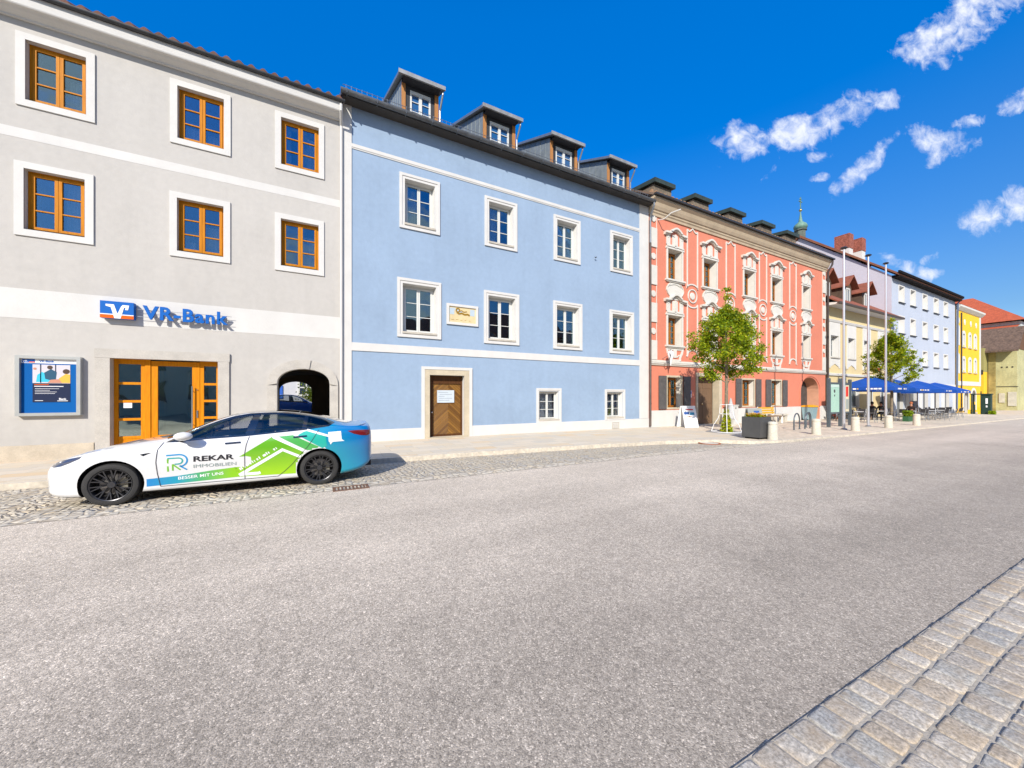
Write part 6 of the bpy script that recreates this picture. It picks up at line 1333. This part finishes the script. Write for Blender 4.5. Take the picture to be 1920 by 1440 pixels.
M_chair=mat('chair_frame',(.45,.46,.48),.3,metal=.8); M_rattan=mat('dark_rattan',(.03,.028,.03),.7,.2,20)
def chair0():
    t=bpy.data.objects.new('cafe_chair',None); COL.objects.link(t); ORG[t.name]=Vector((0,0,0))
    m=MB(); m.box(-.22,.22,-.22,.22,.43,.46); m.build('seat',M_rattan,t)
    m=MB(); m.add([(-.21,.20,.58),(.21,.20,.58),(.20,.27,.88),(-.20,.27,.88),(-.21,.22,.58),(.21,.22,.58),(.20,.29,.88),(-.20,.29,.88)],[(0,1,2,3),(4,5,6,7),(0,1,5,4),(1,2,6,5),(2,3,7,6),(3,0,4,7)]); m.build('backrest',M_rattan,t)
    for s in (-1,1):
        m=MB(); m.tube([(s*.24,-.26,0),(s*.23,-.20,.44),(s*.23,-.18,.64),(s*.23,.16,.66)],.013,5); m.build('leg',M_chair,t)
        m=MB(); m.tube([(s*.24,.28,0),(s*.22,.20,.44),(s*.21,.28,.9)],.013,5); m.build('leg',M_chair,t)
    return t
def table0():
    t=bpy.data.objects.new('cafe_table',None); COL.objects.link(t); ORG[t.name]=Vector((0,0,0))
    m=MB(); m.lathe([(.001,.74),(.40,.74),(.40,.71),(.001,.71)],(0,0,0),20); m.build('tabletop',mat('table_top',(.5,.49,.47),.5),t)
    m=MB(); m.tube([(0,0,.03),(0,0,.71)],.03,8)
    for k in range(4): a=k*math.pi/2+.7; m.tube([(0,0,.08),(math.cos(a)*.33,math.sin(a)*.33,.015)],.02,5)
    m.build('base',M_chair,t,smooth=True); return t
C0=chair0(); T0=table0(); first=[True,True]
tabs=[(32.6,11.0,'table by the info boards','table nearest the info boards'),(36.0,11.0,'table of the pair in black','table between the two people in black'),(39.0,10.2,'table past the farther tree','table just past the farther tree'),(41.6,9.8,'table after the tree one','second table past the farther tree'),(44.4,9.9,'table by the last bollard','third table past the farther tree'),(47.6,10.3,'table below the third parasol','table below the third parasol'),(51.5,11.0,'farthest table','farthest table at the terrace end')]
ordn=['the near side','the far side','the left side','the right side']
for i,(x,y,l,l2) in enumerate(tabs):
    o=T0 if i==0 else copy_tree(T0); o.location=(x,y,gz(x)+.02); tag(o,'round cafe '+l2,'table','round tables on the cafe terrace')
    for k,(dx_,dy_,rt) in enumerate(((0,-.75,math.pi),(0,.75,0),(-.75,0,math.pi/2),(.75,0,-math.pi/2))):
        if i==1 and k>1: continue
        c=C0 if first[0] else copy_tree(C0); first[0]=False
        c.location=(x+dx_,y+dy_,gz(x)+.02); c.rotation_euler=(0,0,rt+rc.uniform(-.3,.3)); tag(c,'metal cafe chair on %s of the %s'%(ordn[k],l),'chair','metal chairs on the cafe terrace')
def person(x,y,rot,label,skin_c,cloth,hair,seed=0,z0=.47):
    """seated figure: one skinned body, head, arms with hands, bent legs"""
    V=[];E=[];Rd=[]
    def add(p,r,par=None):
        V.append(p); Rd.append(r); 
        if par is not None: E.append((par,len(V)-1))
        return len(V)-1
    pel=add((0,.02,.54),(.15,.12)); wa=add((0,.05,.72),(.135,.10),pel); chs=add((0,.03,.94),(.165,.11),wa); nk=add((0,0,1.12),(.055,.055),chs); hd_=add((0,-.02,1.22),(.075,.09),nk); ht=add((0,-.02,1.33),(.078,.09),hd_)
    for s in (-1,1):
        sh=add((s*.17,.02,1.02),(.058,.058),chs); el=add((s*.24,-.08,.80),(.042,.042),sh); wr=add((s*.15,-.32,.80),(.028,.028),el); ha=add((s*.12,-.40,.80),(.035,.018),wr)
        for q in range(4): f1=add((s*.12+(q-1.5)*.018,-.45,.80-abs(q-1.5)*.004),(.009,.009),ha); add((s*.12+(q-1.5)*.019,-.485+abs(q-1.3)*.008,.785),(.008,.008),f1)
        th=add((s*.12-s*.04,-.41,.80),(.010,.010),ha)
        hp=add((s*.10,-.02,.53),(.09,.085),pel); kn=add((s*.13,-.44,.52),(.062,.062),hp); an_=add((s*.13,-.42,.10),(.042,.042),kn); ft=add((s*.14,-.56,.045),(.045,.035),an_)
    me=bpy.data.meshes.new('person'); me.from_pydata(V,E,[]); o=bpy.data.objects.new('person_tmp',me); COL.objects.link(o)
    md=o.modifiers.new('s','SKIN'); 
    for i,r_ in enumerate(Rd): me.skin_vertices[0].data[i].radius=r_
    me.skin_vertices[0].data[0].use_root=True
    o.modifiers.new('d','SUBSURF').levels=1
    dg=bpy.context.evaluated_depsgraph_get(); dg.update(); m2=bpy.data.meshes.new_from_object(o.evaluated_get(dg)); bpy.data.objects.remove(o)
    m2.materials.clear(); m2.materials.append(skin_c); m2.materials.append(cloth); m2.materials.append(mat('shoe',(.02,.02,.02),.6))
    for p in m2.polygons:
        c=p.center; p.material_index=0 if (c.z>1.10 or (c.y<-.30 and .7<c.z<.9)) else (2 if c.z<.09 else 1); p.use_smooth=True
    pr=bpy.data.objects.new('person',m2); COL.objects.link(pr); ORG[pr.name]=Vector((0,0,0)); tag(pr,label,'person')
    m=MB(); m.ball((0,.01,1.31),.115,12,8,sc=(.85,1.0,1.0)); hh=m.build('hair',hair,pr,smooth=True)
    m=MB()
    for s in (-1,1): m.ball((s*.032,-.108,1.275),.011,6,4)
    m.add([(-.012,-.11,1.24),(.012,-.11,1.24),(0,-.135,1.235),(0,-.11,1.28)],[(0,1,2),(1,3,2),(3,0,2)]); m.build('face_features',mat('features',(.12,.05,.04),.6),pr)
    pr.location=(x,y,gz(x)+.02); pr.rotation_euler=(0,0,rot); return pr
S1=mat('skin',(.45,.22,.14),.6); K1=mat('black_clothes',(.012,.012,.014),.85); Hd=mat('dark_hair',(.02,.013,.01),.6); Hr=mat('auburn_hair',(.35,.10,.03),.6)
person(35.25,11.0,math.pi/2,'person in black leaning forward at cafe table, left of the pair',S1,K1,Hd)
person(36.85,11.0,-math.pi/2,'person in black seated with back to the farther tree trunk',S1,K1,Hd)
person(39.75,10.2,-math.pi/2,'person with auburn hair and dark coat seated right of the farther tree',S1,mat('brown_black_coat',(.03,.015,.012),.85),Hr)
# red and white parked bicycle, simple planter hedge box by the tree
hb=thing('hedge_box',(37.3,9.6,gz(38)),'green planted box beside the farther tree trunk','planter'); z=gz(38)
m=MB(); m.box(36.9,37.8,9.6,9.9,z,z+.4); m.build('box',mat('green_box',(.03,.10,.04),.6),hb)
m=MB(); r=random.Random(9)
for i in range(600):
    q=Vector((r.uniform(36.9,37.8),r.uniform(9.55,9.95),z+.4+r.random()*.4)); u=Vector((r.gauss(0,1),r.gauss(0,1),r.gauss(0,1))).normalized()*.06; v=u.orthogonal()*.5; o=len(m.v); m.v+=[tuple(q-u),tuple(q+v),tuple(q+u),tuple(q-v)]; m.f.append([o,o+1,o+2,o+3]); m.mi.append(r.choice([0,1]))
m.build('foliage',LM[:2],hb,recalc=False)
def bicycle(x,y,rot,label,fc):
    t=bpy.data.objects.new('bicycle',None); COL.objects.link(t); ORG[t.name]=Vector((0,0,0)); tag(t,label,'bicycle')
    for xx in (-.52,.52):
        m=MB(); m.tube([(xx+.33*math.cos(a),0,.34+.33*math.sin(a)) for a in [2*math.pi*i/24 for i in range(25)]],.018,5,cap=False)
        for k in range(8): a=k*math.pi/8; m.tube([(xx-.32*math.cos(a),0,.34-.32*math.sin(a)),(xx+.32*math.cos(a),0,.34+.32*math.sin(a))],.002,3)
        m.build('wheel',M_under,t)
    m=MB(); A=(-.52,0,.34);B_=(.52,0,.34);K=(-.08,0,.30);S_=(-.2,0,.82);H_=(.38,0,.85)
    for p,q in ((A,K),(A,S_),(K,S_),(K,H_),(S_,H_),(H_,B_)): m.tube([p,q],.018,6)
    m.build('frame',fc,t); m=MB(); m.box(-.33,-.07,-.07,.07,.88,.93); m.tube([(-.2,0,.82),(-.2,0,.9)],.014,5); m.build('saddle',M_under,t)
    m=MB(); m.tube([(.38,0,.85),(.36,0,1.02)],.014,5); m.tube([(.30,-.28,1.05),(.36,0,1.02),(.30,.28,1.05)],.012,5); m.build('handlebar',M_metal,t)
    t.location=(x,y,gz(x)+.02); t.rotation_euler=(0,0,rot)
bicycle(33.4,12.3,.2,'silver bicycle parked left of the nearest parasol',M_chair); bicycle(34.6,12.8,-.1,'red bicycle parked behind the notice boards',mat('bike_red',(.5,.03,.02),.4))
# green kiosk like shelter with yellow boxes
ks=thing('kiosk_shelter',(66,11,gz(66)),'dark green shelter with open frame and yellow boxes by the yellow house','kiosk'); z=gz(66)
M_gr=mat('dark_green_paint',(.012,.035,.025),.5)
m=MB(); m.box(64.8,65.5,10.6,11.25,z,z+2.2); m.build('cabinet',M_gr,ks)
m=MB(); m.box(64.7,65.6,10.55,12.0,z+2.2,z+2.32); 
for (xx,yy) in ((64.8,11.9),(65.5,11.9)): m.box(xx-.05,xx+.05,yy-.05,yy+.05,z,z+2.2)
m.box(64.9,65.1,11.7,11.85,z,z+1.1); m.build('frame',M_gr,ks)
m=MB(); m.box(64.8,65.3,11.3,11.5,z,z+.75); m.box(64.8,65.3,11.95,12.2,z,z+.5); m.build('yellow_box',mat('kiosk_yellow',(.75,.50,.02),.5),ks)
m=MB(); m.box(64.785,64.8,10.8,10.95,z+1.2,z+1.8); m.box(64.785,64.8,10.82,10.93,z+.8,z+1.0); m.build('white_mark',M_swh,ks)
m=MB(); r=random.Random(31)
for i in range(500):
    q=Vector((r.uniform(64.6,65.0),r.uniform(10.3,10.7),z+r.random()*.4)); u=Vector((r.gauss(0,1),r.gauss(0,1),r.gauss(0,1))).normalized()*.1; v=u.orthogonal()*.5; o=len(m.v); m.v+=[tuple(q-u),tuple(q+v),tuple(q+u),tuple(q-v)]; m.f.append([o,o+1,o+2,o+3]); m.mi.append(0)
tag(m.build('low_shrub',[LM[0]],recalc=False),'low green shrub at the foot of the dark green shelter','plant')
# shrub in the courtyard behind the passage
t3=thing('courtyard_shrub',(-1.2,33.5,0),'green shrub seen through the arched passage','shrub')
m=MB(); r=random.Random(17)
for i in range(1600):
    q=Vector((-1.0+r.gauss(0,.4),33.5+r.gauss(0,.4),1.2+r.gauss(0,.75))); u=Vector((r.gauss(0,1),r.gauss(0,1),r.gauss(0,1))).normalized()*.08; v=u.orthogonal()*.5; o=len(m.v); m.v+=[tuple(q-u),tuple(q+v),tuple(q+u),tuple(q-v)]; m.f.append([o,o+1,o+2,o+3]); m.mi.append(r.choice([0,1,2]))
m.build('foliage',LM,t3,recalc=False); m=MB(); m.tube([(-1.0,33.5,-.1),(-1.0,33.5,1.6)],[.06,.03],6); m.build('stem',bark('bark',(.2,.16,.11)),t3)
m=MB(); m.box(14.5,15,8,8,0,0) if False else None
# bird on the blue facade? no: a small dark sparrow flying past the wall
bd_=MB(); c=(11.75,13.70,8.45); bd_.ball(c,.03,8,6,sc=(1.6,.9,.8)); bd_.ball((c[0]-.05,c[1],c[2]+.02),.018,6,4); bd_.add([(c[0]-.03,c[1],c[2]),(c[0]+.04,c[1],c[2]),(c[0]+.02,c[1]-.08,c[2]+.03),(c[0]-.03,c[1],c[2]),(c[0]+.04,c[1],c[2]),(c[0]+.02,c[1]+.06,c[2]+.03),(c[0]+.06,c[1]-.02,c[2]),(c[0]+.06,c[1]+.02,c[2]),(c[0]+.10,c[1],c[2]-.01)],[(0,1,2),(3,4,5),(6,7,8)])
tag(bd_.build('bird',mat('bird_brown',(.04,.035,.03),.8)),'small dark bird flying past the blue facade','bird')
